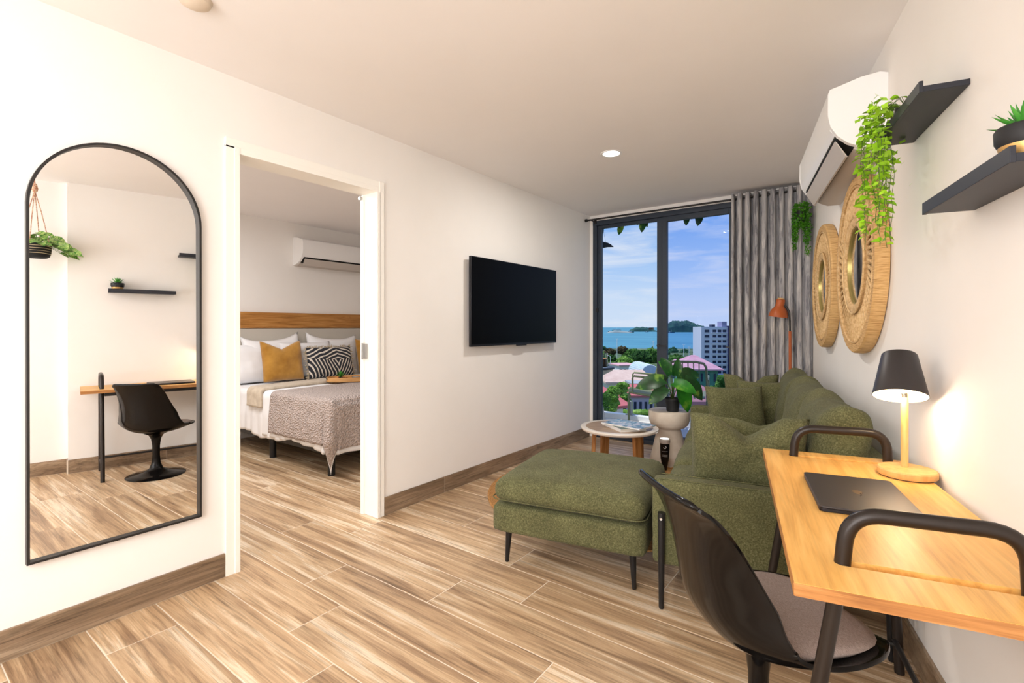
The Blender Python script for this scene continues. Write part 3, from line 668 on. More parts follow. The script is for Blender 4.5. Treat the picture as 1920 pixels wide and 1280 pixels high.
# local +y = the way the chair faces
prof = [(0.235, 0.392, 0.14), (0.215, 0.402, 0.185), (0.15, 0.392, 0.225), (0.07, 0.375, 0.243), (-0.02, 0.366, 0.250), (-0.11, 0.372, 0.250), (-0.175, 0.402, 0.246), (-0.212, 0.46, 0.236), (-0.232, 0.54, 0.218), (-0.250, 0.62, 0.195), (-0.270, 0.69, 0.184), (-0.294, 0.75, 0.176), (-0.314, 0.785, 0.170), (-0.336, 0.802, 0.163)]
def cr(ps, t):
    n = len(ps) - 1; x = min(max(t * n, 0), n - 1e-6); i = int(x); f = x - i
    g = lambda k: Vector(ps[min(max(k, 0), n)])
    a, b, c, d = g(i - 1), g(i), g(i + 1), g(i + 2)
    return 0.5 * ((2 * b) + (c - a) * f + (2 * a - 5 * b + 4 * c - d) * f * f + (3 * b - a - 3 * c + d) * f ** 3)
def shell_pt(uu, vv):
    s_ = uu * 2 - 1; vv = vv * (1 - 0.07 * abs(s_) ** 6); q = cr(prof, vv); y, z, hw = q; q2 = cr(prof, min(1, vv + 0.01)); dy, dz = (q2.x - y), (q2.y - z); l_ = math.hypot(dy, dz) + 1e-9
    ny, nz = dz / l_, -dy / l_                      # towards the sitter
    if vv < 0.45: curl = 0.012 + 0.085 * max(0, vv - 0.1) / 0.35
    else: curl = 0.097 + 0.0 * vv
    if vv > 0.6: curl *= max(0.10, 1 - (vv - 0.6) / 0.32 * 0.9)
    y += 0.03; k = abs(s_) ** 2.6 * curl
    ex = 0
    return Vector((s_ * hw, y + ny * k, z + nz * k + ex))
sg = MB().grid(lambda a_, b_: shell_pt(a_, b_), 28, 52)
rim_ = MB().tube([shell_pt(0.5 + 0.5 * s_, 1.0) for s_ in [(-0.97 + 1.94 * i / 20) for i in range(21)]], [0.005] + [0.0095] * 19 + [0.005], 12); rim_.build('top_lip', M['shell'], CH, smooth=2)
sg.build('shell', M['shell'], CH, smooth=3, solid=0.011, bevel=0.003)
def pad_pt(uu, vv):
    th_ = uu * 2 * PI; r_ = min(vv, 0.5) / 0.5; top = vv <= 0.5
    rad = r_ if top else (1 - (vv - 0.5) / 0.5)
    a_, b_ = math.cos(th_), math.sin(th_)
    sq = 1.0 / max(abs(a_) ** 3 + abs(b_) ** 3, 1e-6) ** (1 / 3.0)
    x = a_ * sq * rad * 0.212; y = 0.06 + b_ * sq * rad * 0.205
    zt = 0.432 + 0.004 * (1 - rad ** 6); zb = 0.380
    e_ = rad ** 8
    z = (zt * (1 - e_) + 0.418 * e_) if top else (zb * (1 - e_) + 0.418 * e_)
    return Vector((x, y, z + 0.018 * (x / 0.2) ** 2 * 0.6 + 0.012 * max(0, -y / 0.18) ** 2))
MB().grid(pad_pt, 40, 20).build('seat_pad', M['greyfab'], CH, smooth=3, weld=True)
MB().lathe([(0.0, 0.0), (0.212, 0.0), (0.214, 0.004), (0.205, 0.010), (0.15, 0.020), (0.09, 0.034), (0.05, 0.058), (0.033, 0.10), (0.027, 0.17), (0.028, 0.25), (0.036, 0.31), (0.055, 0.345), (0.085, 0.36), (0.0, 0.362)], 48).build('pedestal', M['shell'], CH, smooth=1)
# ================================================================== SOFTS
def soft_box(hx, hy, hz, r=0.05, btop=0.0, bbot=0.0, bside=0.0, n=14, wr=0.0, seed=0, lean=0.0):
    """rounded cushion block centred on the origin with bulging faces"""
    bm = bmesh.new(); bmesh.ops.create_cube(bm, size=2.0); bmesh.ops.subdivide_edges(bm, edges=bm.edges[:], cuts=n, use_grid_fill=True)
    sd = Vector((seed * 7.3, seed * 3.1, seed * 5.7))
    for v in bm.verts:
        p = v.co.copy()
        q = Vector((p.x * hx, p.y * hy, p.z * hz)); c = Vector((max(-hx + r, min(hx - r, q.x)), max(-hy + r, min(hy - r, q.y)), max(-hz + min(r, hz * .98), min(hz - min(r, hz * .98), q.z))))
        d = q - c
        rr = Vector((r, r, min(r, hz * .98)))
        if d.length > 1e-6:
            m = max(abs(d.x) / rr.x, abs(d.y) / rr.y, abs(d.z) / rr.z); dn = Vector((d.x / rr.x, d.y / rr.y, d.z / rr.z)).normalized() * m
            q = c + Vector((dn.x * rr.x, dn.y * rr.y, dn.z * rr.z))
        fx, fy, fz = 1 - min(1, abs(q.x) / hx) ** 2, 1 - min(1, abs(q.y) / hy) ** 2, 1 - min(1, abs(q.z) / hz) ** 2
        if p.z > 0: q.z += btop * fx ** .7 * fy ** .7 * max(0, p.z)
        else: q.z += bbot * fx * fy * p.z
        q.x += bside * (1 if p.x > 0 else -1) * fy * fz * abs(p.x) ** 3
        q.y += bside * (1 if p.y > 0 else -1) * fx * fz * abs(p.y) ** 3
        if wr: q += v.co.normalized() * (noise.noise(q * 6 + sd) * wr + noise.noise(q * 15 + sd) * wr * .35)
        q.y += lean * q.z
        v.co = q
    mb = MB(); bm.verts.index_update(); mb.v = [tuple(v.co) for v in bm.verts]; mb.f = [tuple(v.index for v in f.verts) for f in bm.faces]; mb.m = [0] * len(mb.f); bm.free()
    return mb
def pillow(w_, h_, t_, pinch=0.10, chop=0.0, wr=0.008, seed=0, n=26, chopw=0.5, crest=0.0):
    """scatter cushion in the xz plane, thickness along y, bottom edge at z=0"""
    mb = MB(); sd = Vector((seed * 3.7, seed * 1.9, seed * 8.3)); 
    for side in (1, -1):
        def fn(a, b, side=side):
            s, t = a * 2 - 1, b * 2 - 1
            x = w_ / 2 * s * (1 - pinch * (1 - t * t) * abs(s)); z = h_ / 2 * t * (1 - pinch * (1 - s * s) * abs(t))
            th = t_ / 2 * ((1 - s ** 4) * (1 - t ** 4)) ** 0.55
            if chop:
                k = max(0, 1 - abs(s) / chopw) ** 1.1; z -= chop * k * max(0, (t + 0.2) / 1.2) ** 2
                th *= 1 - 0.45 * k * max(0, t) ** 1.5
            z += crest * abs(s) ** 3 * max(0, t) ** 3
            q = Vector((x, 0, z))
            nn = noise.noise(q * 7 + sd) * wr + noise.noise(q * 18 + sd) * wr * .5
            # creases running in from the corners
            cr_ = math.exp(-((abs(s) - abs(t)) ** 2) * 30) * max(0, (abs(s) + abs(t)) / 2 - 0.45) * math.sin((s - t) * 14 + seed) * wr * 1.2
            e = (1 - s ** 6) * (1 - t ** 6)
            return Vector((x, side * (th + (nn + cr_) * e), z + h_ / 2))
        g = MB().grid(fn, n, n)
        if side == -1: g.f = [tuple(reversed(f)) for f in g.f]
        mb.add(g.v, g.f)
    return mb
def place(o, loc, rz=0.0, tilt=0.0, roll=0.0):
    """stand, lean back by tilt about local x, roll about local y"""
    o.matrix_world = Matrix.Translation(loc) @ Matrix.Rotation(rz, 4, 'Z') @ Matrix.Rotation(tilt, 4, 'X') @ Matrix.Rotation(roll, 4, 'Y'); return o
G = M['green']
def taper_leg(name, top, bot, r0, r1, par, m=None):
    return MB().tube([bot, Vector(bot).lerp(Vector(top), 0.02), top], [r1 * .85, r1, r0], 16).build(name, m or M['legblk'], par, smooth=0.8)
# ---- ottoman
ot = thing('ottoman', 'olive green upholstered ottoman with four black tapered legs before the sofa', 'ottoman', rw(1.385, -2.355, 0), TH)
soft_box(0.398, 0.385, 0.078, 0.035, n=12, wr=0.002, seed=1).build('base', G, ot, smooth=3, loc=(0, 0, 0.248), weld=False)
soft_box(0.392, 0.385, 0.062, 0.055, btop=0.038, bside=0.014, n=22, wr=0.004, seed=2).build('cushion', G, ot, smooth=3, loc=(0, -0.002, 0.388))
cs = MB(); pts = [(x * 1.0, y, 0.352) for x, y in rrect(0.400, 0.393, 0.055)]; pts.append(pts[0]); cs.tube(pts, 0.003, 6, cap=False); cs.build('piping', G, ot, smooth=1)
for sx in (-1, 1):
    for sy in (-1, 1): taper_leg('leg', (sx * 0.325, sy * 0.31, 0.20), (sx * 0.335, sy * 0.32, 0.0), 0.019, 0.0105, ot)
# ---- sofa
so = thing('sofa', 'olive green three-seat chenille sofa with black legs along the right wall', 'sofa', rw(0.0, -2.765, 0), TH)
SL, SU = 2.19, 0.955                          # length, depth from the wall
AW = 0.105
def sb(name, u0, u1, y0, y1, z0, z1, r=0.03, **k):
    o = soft_box((u1 - u0) / 2, (y1 - y0) / 2, (z1 - z0) / 2, r, **k).build(name, G, so, smooth=3); o.location = (-(u0 + u1) / 2, (y0 + y1) / 2, (z0 + z1) / 2); return o
sb('base', 0.06, SU - 0.03, AW - 0.01, SL - AW + 0.01, 0.185, 0.315, 0.03)
a1 = sb('arm', 0.045, SU, 0.0, AW, 0.18, 0.567, 0.026, n=16, wr=0.0025, seed=4)
a2 = sb('arm', 0.045, SU, SL - AW, SL, 0.18, 0.590, 0.026, n=16, wr=0.0025, seed=5)
for y_ in (0.012, AW - 0.012):
    MB().tube([(-(SU - 0.03), y_, 0.5675), (-0.5, y_, 0.5685), (-0.07, y_, 0.5675)], 0.0022, 6).build('arm_seam', G, so, smooth=1)
sb('back_panel', 0.035, 0.13, 0.03, SL - 0.03, 0.20, 0.72, 0.035)
cw = (SL - 2 * AW) / 3
for k in range(3):
    y0 = AW + cw * k
    sb('seat_cushion', 0.20, SU - 0.005, y0 + 0.002, y0 + cw - 0.002, 0.30, 0.452, 0.06, btop=0.03, bside=0.012, n=18, wr=0.004, seed=10 + k)
for k in range(3):
    y0 = AW + cw * k
    mb = soft_box(0.098, cw / 2 + 0.008, 0.235, 0.085, btop=0.02, bside=0.03, n=22, wr=0.014, seed=20 + k)
    for i_, q in enumerate(mb.v):                              # drooping crest with lifted corners
        e_ = min(1, abs(q[1]) / (cw / 2)); mb.v[i_] = (q[0], q[1], q[2] + (0.075 * e_ ** 5 - 0.012) * max(0, q[2] / 0.235) ** 2)
    o = mb.build('back_cushion', G, so, smooth=3)
    o.location = (-0.222, y0 + cw / 2, 0.665); o.rotation_euler = (0, math.radians(11), 0)
taper_leg('outer_leg', (-(SU - 0.045), -0.017, 0.425), (-(SU - 0.045), -0.022, 0.0), 0.0165, 0.0115, so)
taper_leg('outer_leg', (-0.085, -0.017, 0.36), (-0.078, -0.022, 0.0), 0.0165, 0.0115, so)
taper_leg('outer_leg', (-(SU - 0.045), SL + 0.017, 0.425), (-(SU - 0.045), SL + 0.022, 0.0), 0.0165, 0.0115, so)
taper_leg('outer_leg', (-0.085, SL + 0.017, 0.36), (-0.078, SL + 0.022, 0.0), 0.0165, 0.0115, so)
MB().lathe([(0.0, -0.003), (0.006, -0.002), (0.006, 0.002)], 12, axis='y').build('rivet', M['chrome'], so, loc=(-(SU - 0.045), -0.0365, 0.402)).rotation_euler = (0, 0, PI)
# ---- loose cushions (world placement in the wall frame)
def cushion(label, w_, h_, t_, u, v, z, yaw_deg, tilt_deg, **k):
    o = pillow(w_, h_, t_, **k).build('scatter_cushion', G, smooth=3, weld=True)
    tag(o, label, 'cushion', 'loose green cushions on the sofa')
    place(o, rw(u, v, z), TH + math.radians(yaw_deg), math.radians(tilt_deg), math.radians(k.get('roll', 0)) if False else 0)
    return o
cushion('large green scatter cushion with a deep middle dent standing against the near sofa arm', 0.49, 0.385, 0.19, 0.565, -2.51, 0.475, 3, 12, pinch=0.04, chop=0.115, wr=0.02, seed=31, chopw=0.62)
cushion('green scatter cushion standing close behind the dented one near the sofa arm', 0.44, 0.335, 0.16, 0.505, -2.32, 0.475, 2, 10, pinch=0.05, wr=0.02, chop=0.03, seed=33)
cushion('plump green scatter cushion lying frontmost of the group at the far sofa end', 0.40, 0.38, 0.16, 0.585, -1.30, 0.465, 20, -18, pinch=0.07, wr=0.010, seed=35)
cushion('dark green scatter cushion upright behind the plump one at the far sofa end', 0.36, 0.40, 0.14, 0.42, -1.06, 0.465, 2, -14, pinch=0.07, wr=0.012, seed=37)
cushion('green scatter cushion with raised corner against the far sofa arm', 0.40, 0.42, 0.14, 0.49, -0.84, 0.47, 8, -10, pinch=0.08, wr=0.010, chop=0.07, seed=39)
# ================================================================== COFFEE CORNER
rug = thing('round_rug', 'round braided jute rug under the green ottoman', 'rug', (1.06, 3.43, 0.0))
RR = 0.965
pr = []; nb = 44
for k in range(nb):
    r1 = RR * (k + 1) / nb; r0 = RR * k / nb; pr += [(r0 + 0.002, 0.0035), ((r0 + r1) / 2, 0.0085)]
pr += [(RR, 0.004), (RR, 0.0005), (0.0, 0.0005)]
MB().lathe(pr, 96).build('braid', M['jute'], rug, smooth=3)
ct = thing('coffee_table', 'round low coffee table with cream rim, wood inlay and chunky wooden legs', 'table', (0.875, 3.90, 0.0085))
RT, ZT = 0.325, 0.395
MB().lathe([(0.0, ZT - 0.032), (RT - 0.03, ZT - 0.032), (RT - 0.008, ZT - 0.024), (RT, ZT - 0.010), (RT - 0.002, ZT - 0.002), (RT - 0.008, ZT), (RT - 0.045, ZT), (RT - 0.046, ZT - 0.004), (0.0, ZT - 0.004)], 72).build('tabletop', M['tabletop'], ct, smooth=0.5)
MB().lathe([(0.0, ZT - 0.0015), (RT - 0.047, ZT - 0.0015), (RT - 0.047, ZT - 0.004), (0.0, ZT - 0.004)], 72).build('inlay', M['tableinlay'], ct, smooth=0)
for an in (205, 150, -22, 60):
    a = math.radians(an); c, s_ = math.cos(a), math.sin(a); rot = Matrix.Rotation(a, 3, 'Z')
    def leg(mb, r0, r1, z0, z1, w0, w1, th0, th1):
        vs = []
        for (r_, z_, w_, t_) in ((r1, z0, w1, th1), (r0, z1, w0, th0)):
            for (dr, dt) in ((-t_ / 2, -w_ / 2), (t_ / 2, -w_ / 2), (t_ / 2, w_ / 2), (-t_ / 2, w_ / 2)): vs.append(rot @ Vector((r_ + dr, dt, z_)))
        mb.add(vs, [(3, 2, 1, 0), (4, 5, 6, 7), (0, 1, 5, 4), (1, 2, 6, 5), (2, 3, 7, 6), (3, 0, 4, 7)])
    m_ = MB(); leg(m_, 0.205, 0.225, 0.0, ZT - 0.032, 0.082, 0.066, 0.036, 0.030); m_.build('leg', M['acacia'], ct, smooth=0, bevel=0.003)
MB().box((0, 0, ZT - 0.048), (0.36, 0.05, 0.03), Matrix.Rotation(math.radians(-22), 3, 'Z')).build('crossbar', M['acacia'], ct, smooth=0, bevel=0.003)
MB().box((0, 0, ZT - 0.047), (0.36, 0.05, 0.028), Matrix.Rotation(math.radians(60), 3, 'Z')).build('crossbar', M['acacia'], ct, smooth=0, bevel=0.003)
zt = 0.0085 + ZT
cov = vary(mat('printed_cover', rough=0.25, spec=0.5), [(0.30, (30, 62, 84)), (0.42, (70, 112, 130)), (0.5, (150, 176, 184)), (0.56, (222, 200, 196)), (0.64, (120, 172, 208)), (0.76, (60, 130, 190))], scale=(1, 1.6, 1), nscale=9, detail=6, dist=1.0)
def book(name, label, w_, l_, th, loc, rz, cover, pages=True, z_=0):
    o = thing(name, label, 'book', loc, rz, 'books on the coffee table')
    MB().b2(-w_ / 2, w_ / 2, -l_ / 2, l_ / 2, th - 0.002, th).build('front_cover', cover, o, smooth=0)
    MB().b2(-w_ / 2, w_ / 2, -l_ / 2, l_ / 2, 0, 0.002).build('back_cover', cover if not pages else M['white'], o, smooth=0)
    MB().b2(-w_ / 2 + 0.003, w_ / 2 - 0.003, -l_ / 2 + 0.003, l_ / 2 - 0.003, 0.002, th - 0.002).build('pages', M['paper'], o, smooth=0)
    MB().b2(-w_ / 2 - 0.001, -w_ / 2 + 0.002, -l_ / 2, l_ / 2, 0, th).build('spine', M['white'], o, smooth=0)
    return o
book('thick_book', 'thick white-paged hardcover lying under the magazine on the round table', 0.235, 0.33, 0.026, (0.925, 3.885, zt - 0.0012), math.radians(52), mat('cover_green', (60, 90, 70), 0.3))
mg = book('magazine', 'large glossy magazine with blue seascape cover on top of the thick book', 0.24, 0.38, 0.010, (0.965, 3.885, zt + 0.0262), math.radians(78), cov)
# ---- cream side table
st_ = thing('pedestal_side_table', 'cream hourglass concrete side table carrying the potted plant by the window', 'side table', (1.105, 4.49, 0.0))
MB().lathe([(0.0, 0.0), (0.176, 0.0), (0.179, 0.006), (0.152, 0.11), (0.125, 0.23), (0.106, 0.30), (0.103, 0.315), (0.107, 0.323), (0.138, 0.335), (0.164, 0.356), (0.178, 0.390), (0.183, 0.43), (0.183, 0.474), (0.180, 0.482), (0.174, 0.485), (0.0, 0.485)], 64).build('pedestal', M['concrete'], st_, smooth=0.9)
# ---- big leaf plant
bp = thing('leafy_pot_plant', 'broad-leaved green houseplant in a small black pot on the cream side table', 'potted plant', (1.150, 4.45, 0.485))
MB().lathe([(0.0, 0.0), (0.052, 0.0), (0.066, 0.105), (0.072, 0.107), (0.072, 0.120), (0.066, 0.120), (0.064, 0.105), (0.0, 0.103)], 32).build('pot', M['blackpot'], bp, smooth=0.7)
MB().lathe([(0.0, 0.100), (0.06, 0.108), (0.0, 0.118)], 20).build('soil', M['soil'], bp)
bl = leaf_mesh('leaf', 0.215, 0.125, M['leafdark'], 'heart', fold=0.16, curl=0.35, nl=7)
bl2 = leaf_mesh('leaf', 0.215, 0.125, M['leafgreen'], 'heart', fold=0.16, curl=0.35, nl=7)
Rc = Vector((math.cos(YAW), math.sin(YAW), 0)); Fc = Vector((-math.sin(YAW), math.cos(YAW), 0))
# (right, forward, height of leaf base), (direction right, fwd, up), scale, bright
lv = [((-0.03, -0.02, 0.33), (-0.25, 0.2, 0.9), 0.85, 0), ((-0.09, -0.03, 0.29), (-0.9, -0.1, -0.15), 1.15, 0), ((-0.08, -0.06, 0.22), (-0.8, -0.4, -0.55), 0.95, 0), ((-0.02, -0.09, 0.27), (0.55, -0.6, -0.15), 0.95, 1),
      ((0.04, -0.07, 0.24), (0.35, -0.35, -0.95), 1.1, 1), ((0.05, 0.02, 0.31), (0.95, 0.1, 0.20), 1.15, 0), ((0.10, -0.02, 0.29), (0.75, -0.2, -0.65), 1.15, 0), ((-0.08, -0.03, 0.19), (-0.8, -0.3, -0.5), 0.8, 0),
      ((0.0, 0.07, 0.30), (0.3, 0.8, 0.35), 0.9, 0), ((-0.04, 0.06, 0.27), (-0.6, 0.7, 0.1), 0.95, 0), ((0.05, 0.07, 0.24), (0.6, 0.7, -0.3), 0.9, 0), ((0.01, -0.05, 0.33), (0.1, -0.3, 0.85), 0.7, 0), ((0.0, 0.02, 0.34), (-0.5, 0.2, 0.7), 0.75, 1)]
sm = MB()
for b_, d_, s, br in lv:
    base = Rc * b_[0] + Fc * b_[1] + Vector((0, 0, b_[2])); d = Rc * d_[0] + Fc * d_[1] + Vector((0, 0, d_[2]))
    toc = -Fc * 1.0 + Vector((0, 0, .55)) 
    inst('leaf', bl2 if br else bl, bp, base, orient(d, toc.normalized()), (s, s, s))
    sm.tube([(0.01 * b_[0], 0, 0.10), (Rc * b_[0] + Fc * b_[1]) * 0.35 + Vector((0, 0, 0.10 + (b_[2] - 0.10) * 0.6)), base], [0.0035, 0.0028, 0.002], 6)
sm.build('stems', M['stem'], bp, smooth=2)
# ---- small upright black light
sp_ = thing('standing_speaker_light', 'slim black cylinder with a glowing white top standing before the cream side table', 'light', (1.16, 4.215, 0.009))
MB().lathe([(0.0, 0.0), (0.018, 0.0), (0.022, 0.03), (0.036, 0.10), (0.041, 0.19), (0.041, 0.232), (0.0, 0.232)], 28).build('body', mat('gloss_black', (10, 10, 12), 0.25), sp_, smooth=0.8)
MB().lathe([(0.041, 0.232), (0.045, 0.238), (0.045, 0.268), (0.040, 0.272), (0.0, 0.272)], 28).build('collar', M['whitegrey'], sp_, smooth=0.8)
MB().lathe([(0.0, 0.2725), (0.037, 0.2725)], 28).build('glow_disc', mat('glow', (255, 255, 255), 0.5, emit=(255, 255, 255), es=2), sp_, smooth=0)
lg = MB(); 
tocam = (CAM - Vector((1.16, 4.215, 1.25))).normalized(); sidev = Vector((-tocam.y, tocam.x, 0))
def on_cyl(a_, z_, r_=0.0415): 
    d = tocam * math.cos(a_) + sidev * math.sin(a_); return d * r_ + Vector((0, 0, z_))
lg.tube([on_cyl(math.cos(t_) * 0.28, 0.205 + 0.010 * math.sin(t_)) for t_ in [-2.9 + i * 0.3 for i in range(15)]], 0.0022, 6); lg.build('ring_mark', M['white'], sp_, smooth=1)
for z_ in (0.168, 0.136, 0.124):
    MB().tube([on_cyl(-0.6, z_, 0.0405 if z_ > .15 else 0.039), on_cyl(0, z_, 0.0412 if z_ > .15 else 0.0395), on_cyl(0.6, z_, 0.0405 if z_ > .15 else 0.039)], 0.0011, 5).build('print_line', M['whitegrey'], sp_, smooth=1)
# ---- floor lamp
fl = thing('floor_lamp', 'terracotta floor lamp with black gooseneck standing behind the far sofa end', 'lamp', (2.055, 4.74, 0))
MB().lathe([(0.0, 0.0), (0.10, 0.0), (0.105, 0.006), (0.10, 0.016), (0.02, 0.022), (0.0, 0.024)], 36).build('base', M['orange'], fl, smooth=0.8)
MB().tube([(0, 0, 0.02), (-0.005, 0, 1.215)], 0.011, 16).build('pole', M['orange'], fl, smooth=1)
MB().tube([(-0.005, 0, 1.20), (-0.006, 0, 1.30), (-0.012, 0, 1.38), (-0.035, 0, 1.425), (-0.062, 0, 1.43)], 0.008, 12).build('gooseneck', M['blk'], fl, smooth=1)
Rl = Matrix.Translation((-0.095, 0, 1.335)) @ Matrix.Rotation(math.radians(8), 4, 'Y')
s1 = MB().lathe([(0.075, 0.0), (0.074, 0.02), (0.060, 0.060), (0.040, 0.085), (0.034, 0.10), (0.034, 0.150), (0.028, 0.153), (0.0, 0.154)], 36); s1.xf(Rl); s1.build('shade', M['orange'], fl, smooth=0.9)
s2 = MB().lathe([(0.0735, 0.001), (0.058, 0.058), (0.0, 0.06)], 36); s2.xf(Rl); s2.build('shade_lining', M['lampshade_in'], fl, smooth=0.9)
s3 = MB().lathe([(0.0, 0.152), (0.026, 0.154), (0.026, 0.165), (0.0, 0.167)], 24); s3.xf(Rl); s3.build('top_cap', M['lampwood'], fl)
b3 = MB().lathe([(0.0, 0.004), (0.02, 0.010), (0.026, 0.03), (0.0, 0.055)], 20); b3.xf(Rl); b3.build('bulb', M['bulb'], fl, smooth=2)
# ================================================================== CURTAIN
cu_m = vary(mat('bark_print_curtain', rough=0.85, spec=0.15), [(0.28, (84, 84, 90)), (0.40, (128, 127, 132)), (0.50, (170, 168, 170)), (0.62, (196, 192, 190)), (0.74, (222, 217, 213))],
            scale=(14, 14, 1.6), nscale=2.2, detail=10, rough=0.66, dist=0.9)
cut = thing('curtain', 'grey bark-print eyelet curtain drawn to the right of the window', 'curtain', (1.555, 4.93, 0))
CW, CZ = 0.645, 2.487
def cpt(a, b):
    x = CW * a; k = x / CW
    ph = 2 * PI * (9.5 * k); amp = (0.047 + 0.012 * math.sin(5 * k + 1)) * (0.86 + 0.14 * b) * (1 if k < 0.82 else 0.7)
    y = -math.cos(ph) * amp; xx = x + 0.010 * math.sin(ph * 2) 
    xx += (0.012 * math.sin(3 * b + k * 9) * (1 - b)) * min(1, k * 5)
    y += 0.006 * math.sin(9 * b + k * 20)
    return Vector((xx, y, 0.025 + (CZ - 0.025) * b))
MB().grid(cpt, 230, 40).build('cloth', cu_m, cut, smooth=3, solid=0.002)
em_ = MB().tube([(0, 0.022 * math.cos(a), 0.022 * math.sin(a)) for a in [i * 2 * PI / 16 for i in range(17)]], 0.0035, 6, cap=False).mesh('eyelet', M['steel'], 2)
for k in range(19): inst('eyelet', em_, cut, (CW * (k + 0.5) / 19.0, 0, 2.447))
rod = thing('curtain_rod', 'thin black curtain rod running across the top of the window', 'curtain rod', (0.0, 4.93, 2.447))
MB().tube([(0.03, 0, 0), (2.17, 0, 0)], 0.0095, 14).build('rod', M['blk'], rod, smooth=1)
MB().lathe([(0.0, 0.0), (0.017, 0.004), (0.017, 0.026), (0.0, 0.03)], 16, (0.005, 0, 0), 'x').build('finial', M['blk'], rod)
for x in (0.07, 1.57):
    mb = MB(); mb.tube([(x, 0, 0), (x, 0.13, 0)], 0.006, 10); mb.box((x, 0.124, 0), (0.03, 0.006, 0.05)); mb.build('bracket', M['blk'], rod)
# ================================================================== BEDROOM
bed = thing('bed', 'double bed on short black legs seen through the bedroom doorway', 'bed', (0, 0, 0))
BXH, BXF, BY0, BY1, BZ = -3.02, -1.0, 2.37, 4.05, 0.62
MB().b2(BXH, BXF, BY0 + 0.03, BY1, 0.17, 0.27).build('base_frame', M['blk'], bed, bevel=0.004)
soft_box((BXF - BXH) / 2, (BY1 - BY0) / 2, 0.17, 0.06, n=10).build('mattress', M['sheet'], bed, smooth=3, loc=((BXF + BXH) / 2, (BY0 + BY1) / 2, 0.44))
for (x, y) in ((-1.06, BY0 + 0.05), (-2.02, BY0 + 0.05), (-2.9, BY0 + 0.05), (-1.06, BY1 - 0.1), (-2.9, BY1 - 0.1)):
    MB().tube([(x, y, 0), (x, y, 0.18)], 0.030, 18).build('leg', M['legblk'], bed, smooth=0.8)
hb = thing('headboard', 'long headboard of greige panel topped with a warm wooden strip on the bedroom wall', 'headboard', (BX + 0.001, 0, 0))
MB().b2(0.0, 0.05, 0.2, 4.93, 0.18, 1.236).build('panel', M['panelgrey'], hb, smooth=0, bevel=0.004)
MB().b2(0.0, 0.06, 0.2, 4.93, 1.238, 1.42).build('wood_strip', M['headwood'], hb, smooth=0, bevel=0.003)
def drape(name, label, x0, x1, drop, m, off, cat='bedding', foot=None, zt=None, wave=0.012, seed=0, inner=4.05, solid=0.006, hemw=0.02, slant=0.0, nx=60, thing_parent=None, dropfn=None):
    """cloth across the bed between x0 and x1 hanging over the side at BY0 (and over the foot when foot is set)"""
    zt = (zt or BZ) + off; R_ = 0.045
    yin = inner; W_ = yin - BY0; foot_l = foot or 0
    def side(sv):                            # sv: distance from inner edge to hem -> (y, z, dropped length)
        if sv <= W_ - R_: return yin - sv, zt, 0
        a = (sv - (W_ - R_)) / R_
        if a <= PI / 2: return BY0 + R_ - R_ * math.sin(a) , zt - R_ * (1 - math.cos(a)), (a * R_)
        d = (a - PI / 2) * R_
        return BY0, zt - R_ - d, R_ * PI / 2 + d
    def fn(a, b):
        xlen = (x1 - x0) + foot_l; xx = x0 + xlen * a
        dr = drop(xx) if callable(drop) else drop
        s_ = b * (W_ - R_ + R_ * PI / 2 + dr - R_)
        sk = slant * (b - 0.5)
        ex = 0.0
        if xx + sk > BXF - R_ and foot_l:                # over the foot
            ex = xx - (BXF - R_)
        over = max(0.0, s_ - (W_ - R_))
        n1 = noise.noise(Vector((xx * 3, s_ * 3, seed))) ; n2 = math.sin(xx * 21 + seed + 2.5 * n1)
        if ex <= 0:
            y, z, dl = side(s_)
            h_ = min(1, dl / 0.25)
            return Vector((xx + sk, y - off - abs(wave * n2 * h_) - 0.022 * h_ * h_ * 0.6, z + 0.004 * n1 * (1 - h_)))
        if over <= 0:
            a2 = ex / R_; y = yin - s_
            if a2 <= PI / 2: return Vector((BXF - R_ + R_ * math.sin(a2), y, zt - R_ * (1 - math.cos(a2))))
            d = (a2 - PI / 2) * R_; n3 = math.sin(y * 19 + seed)
            return Vector((BXF + off + wave * (1 + n3) * min(1, d / 0.2), y, zt - R_ - d))
        L = math.hypot(ex, over); ph = math.atan2(over, ex)
        a2 = min(L / R_, PI / 2); d = max(0, L - R_ * PI / 2)
        rad = R_ * math.sin(a2) + (0.010 + 0.055 * math.sin(2 * ph) ** 2) * min(1, d / 0.3) * (1.0 if d < .3 else max(0.1, 1 - (d - .3) / 0.25)) + off
        zz = zt - R_ * (1 - math.cos(a2)) - d
        cx = BXF - R_; cy = BY0 + R_
        return Vector((cx + rad * math.cos(ph), cy - rad * math.sin(ph), zz))
    o = MB().grid(fn, nx, 90).build(name, m, thing_parent, smooth=3, solid=solid)
    if label: tag(o, label, cat)
    return o
drape('bed_sheet', 'white cotton bed sheet hanging in waves over the bed side and foot', BXH - 0.01, BXF, lambda x: 0.405 + 0.022 * math.sin(x * 6 + 1) + 0.008 * math.sin(x * 17), M['sheet'], 0.004, 'sheet', foot=0.42, wave=0.022, seed=1, nx=110)
drape('folded_duvet', 'band of folded white duvet between the sand throw and the knitted blanket', -2.12, -1.70, 0.41, M['sheet'], 0.016, 'duvet', wave=0.006, seed=4, solid=0.012, slant=0.12)
kn = mat('knitted_blanket', (206, 190, 182), 0.95, spec=0.08, sheen=0.2)
t = kn.node_tree; b = bsdf(kn); tcn = N(t, 'ShaderNodeTexCoord'); mp_ = N(t, 'ShaderNodeMapping'); mp_.inputs['Rotation'].default_value = (0.6, 0.35, PI / 4); t.links.new(tcn.outputs['Object'], mp_.inputs[0])
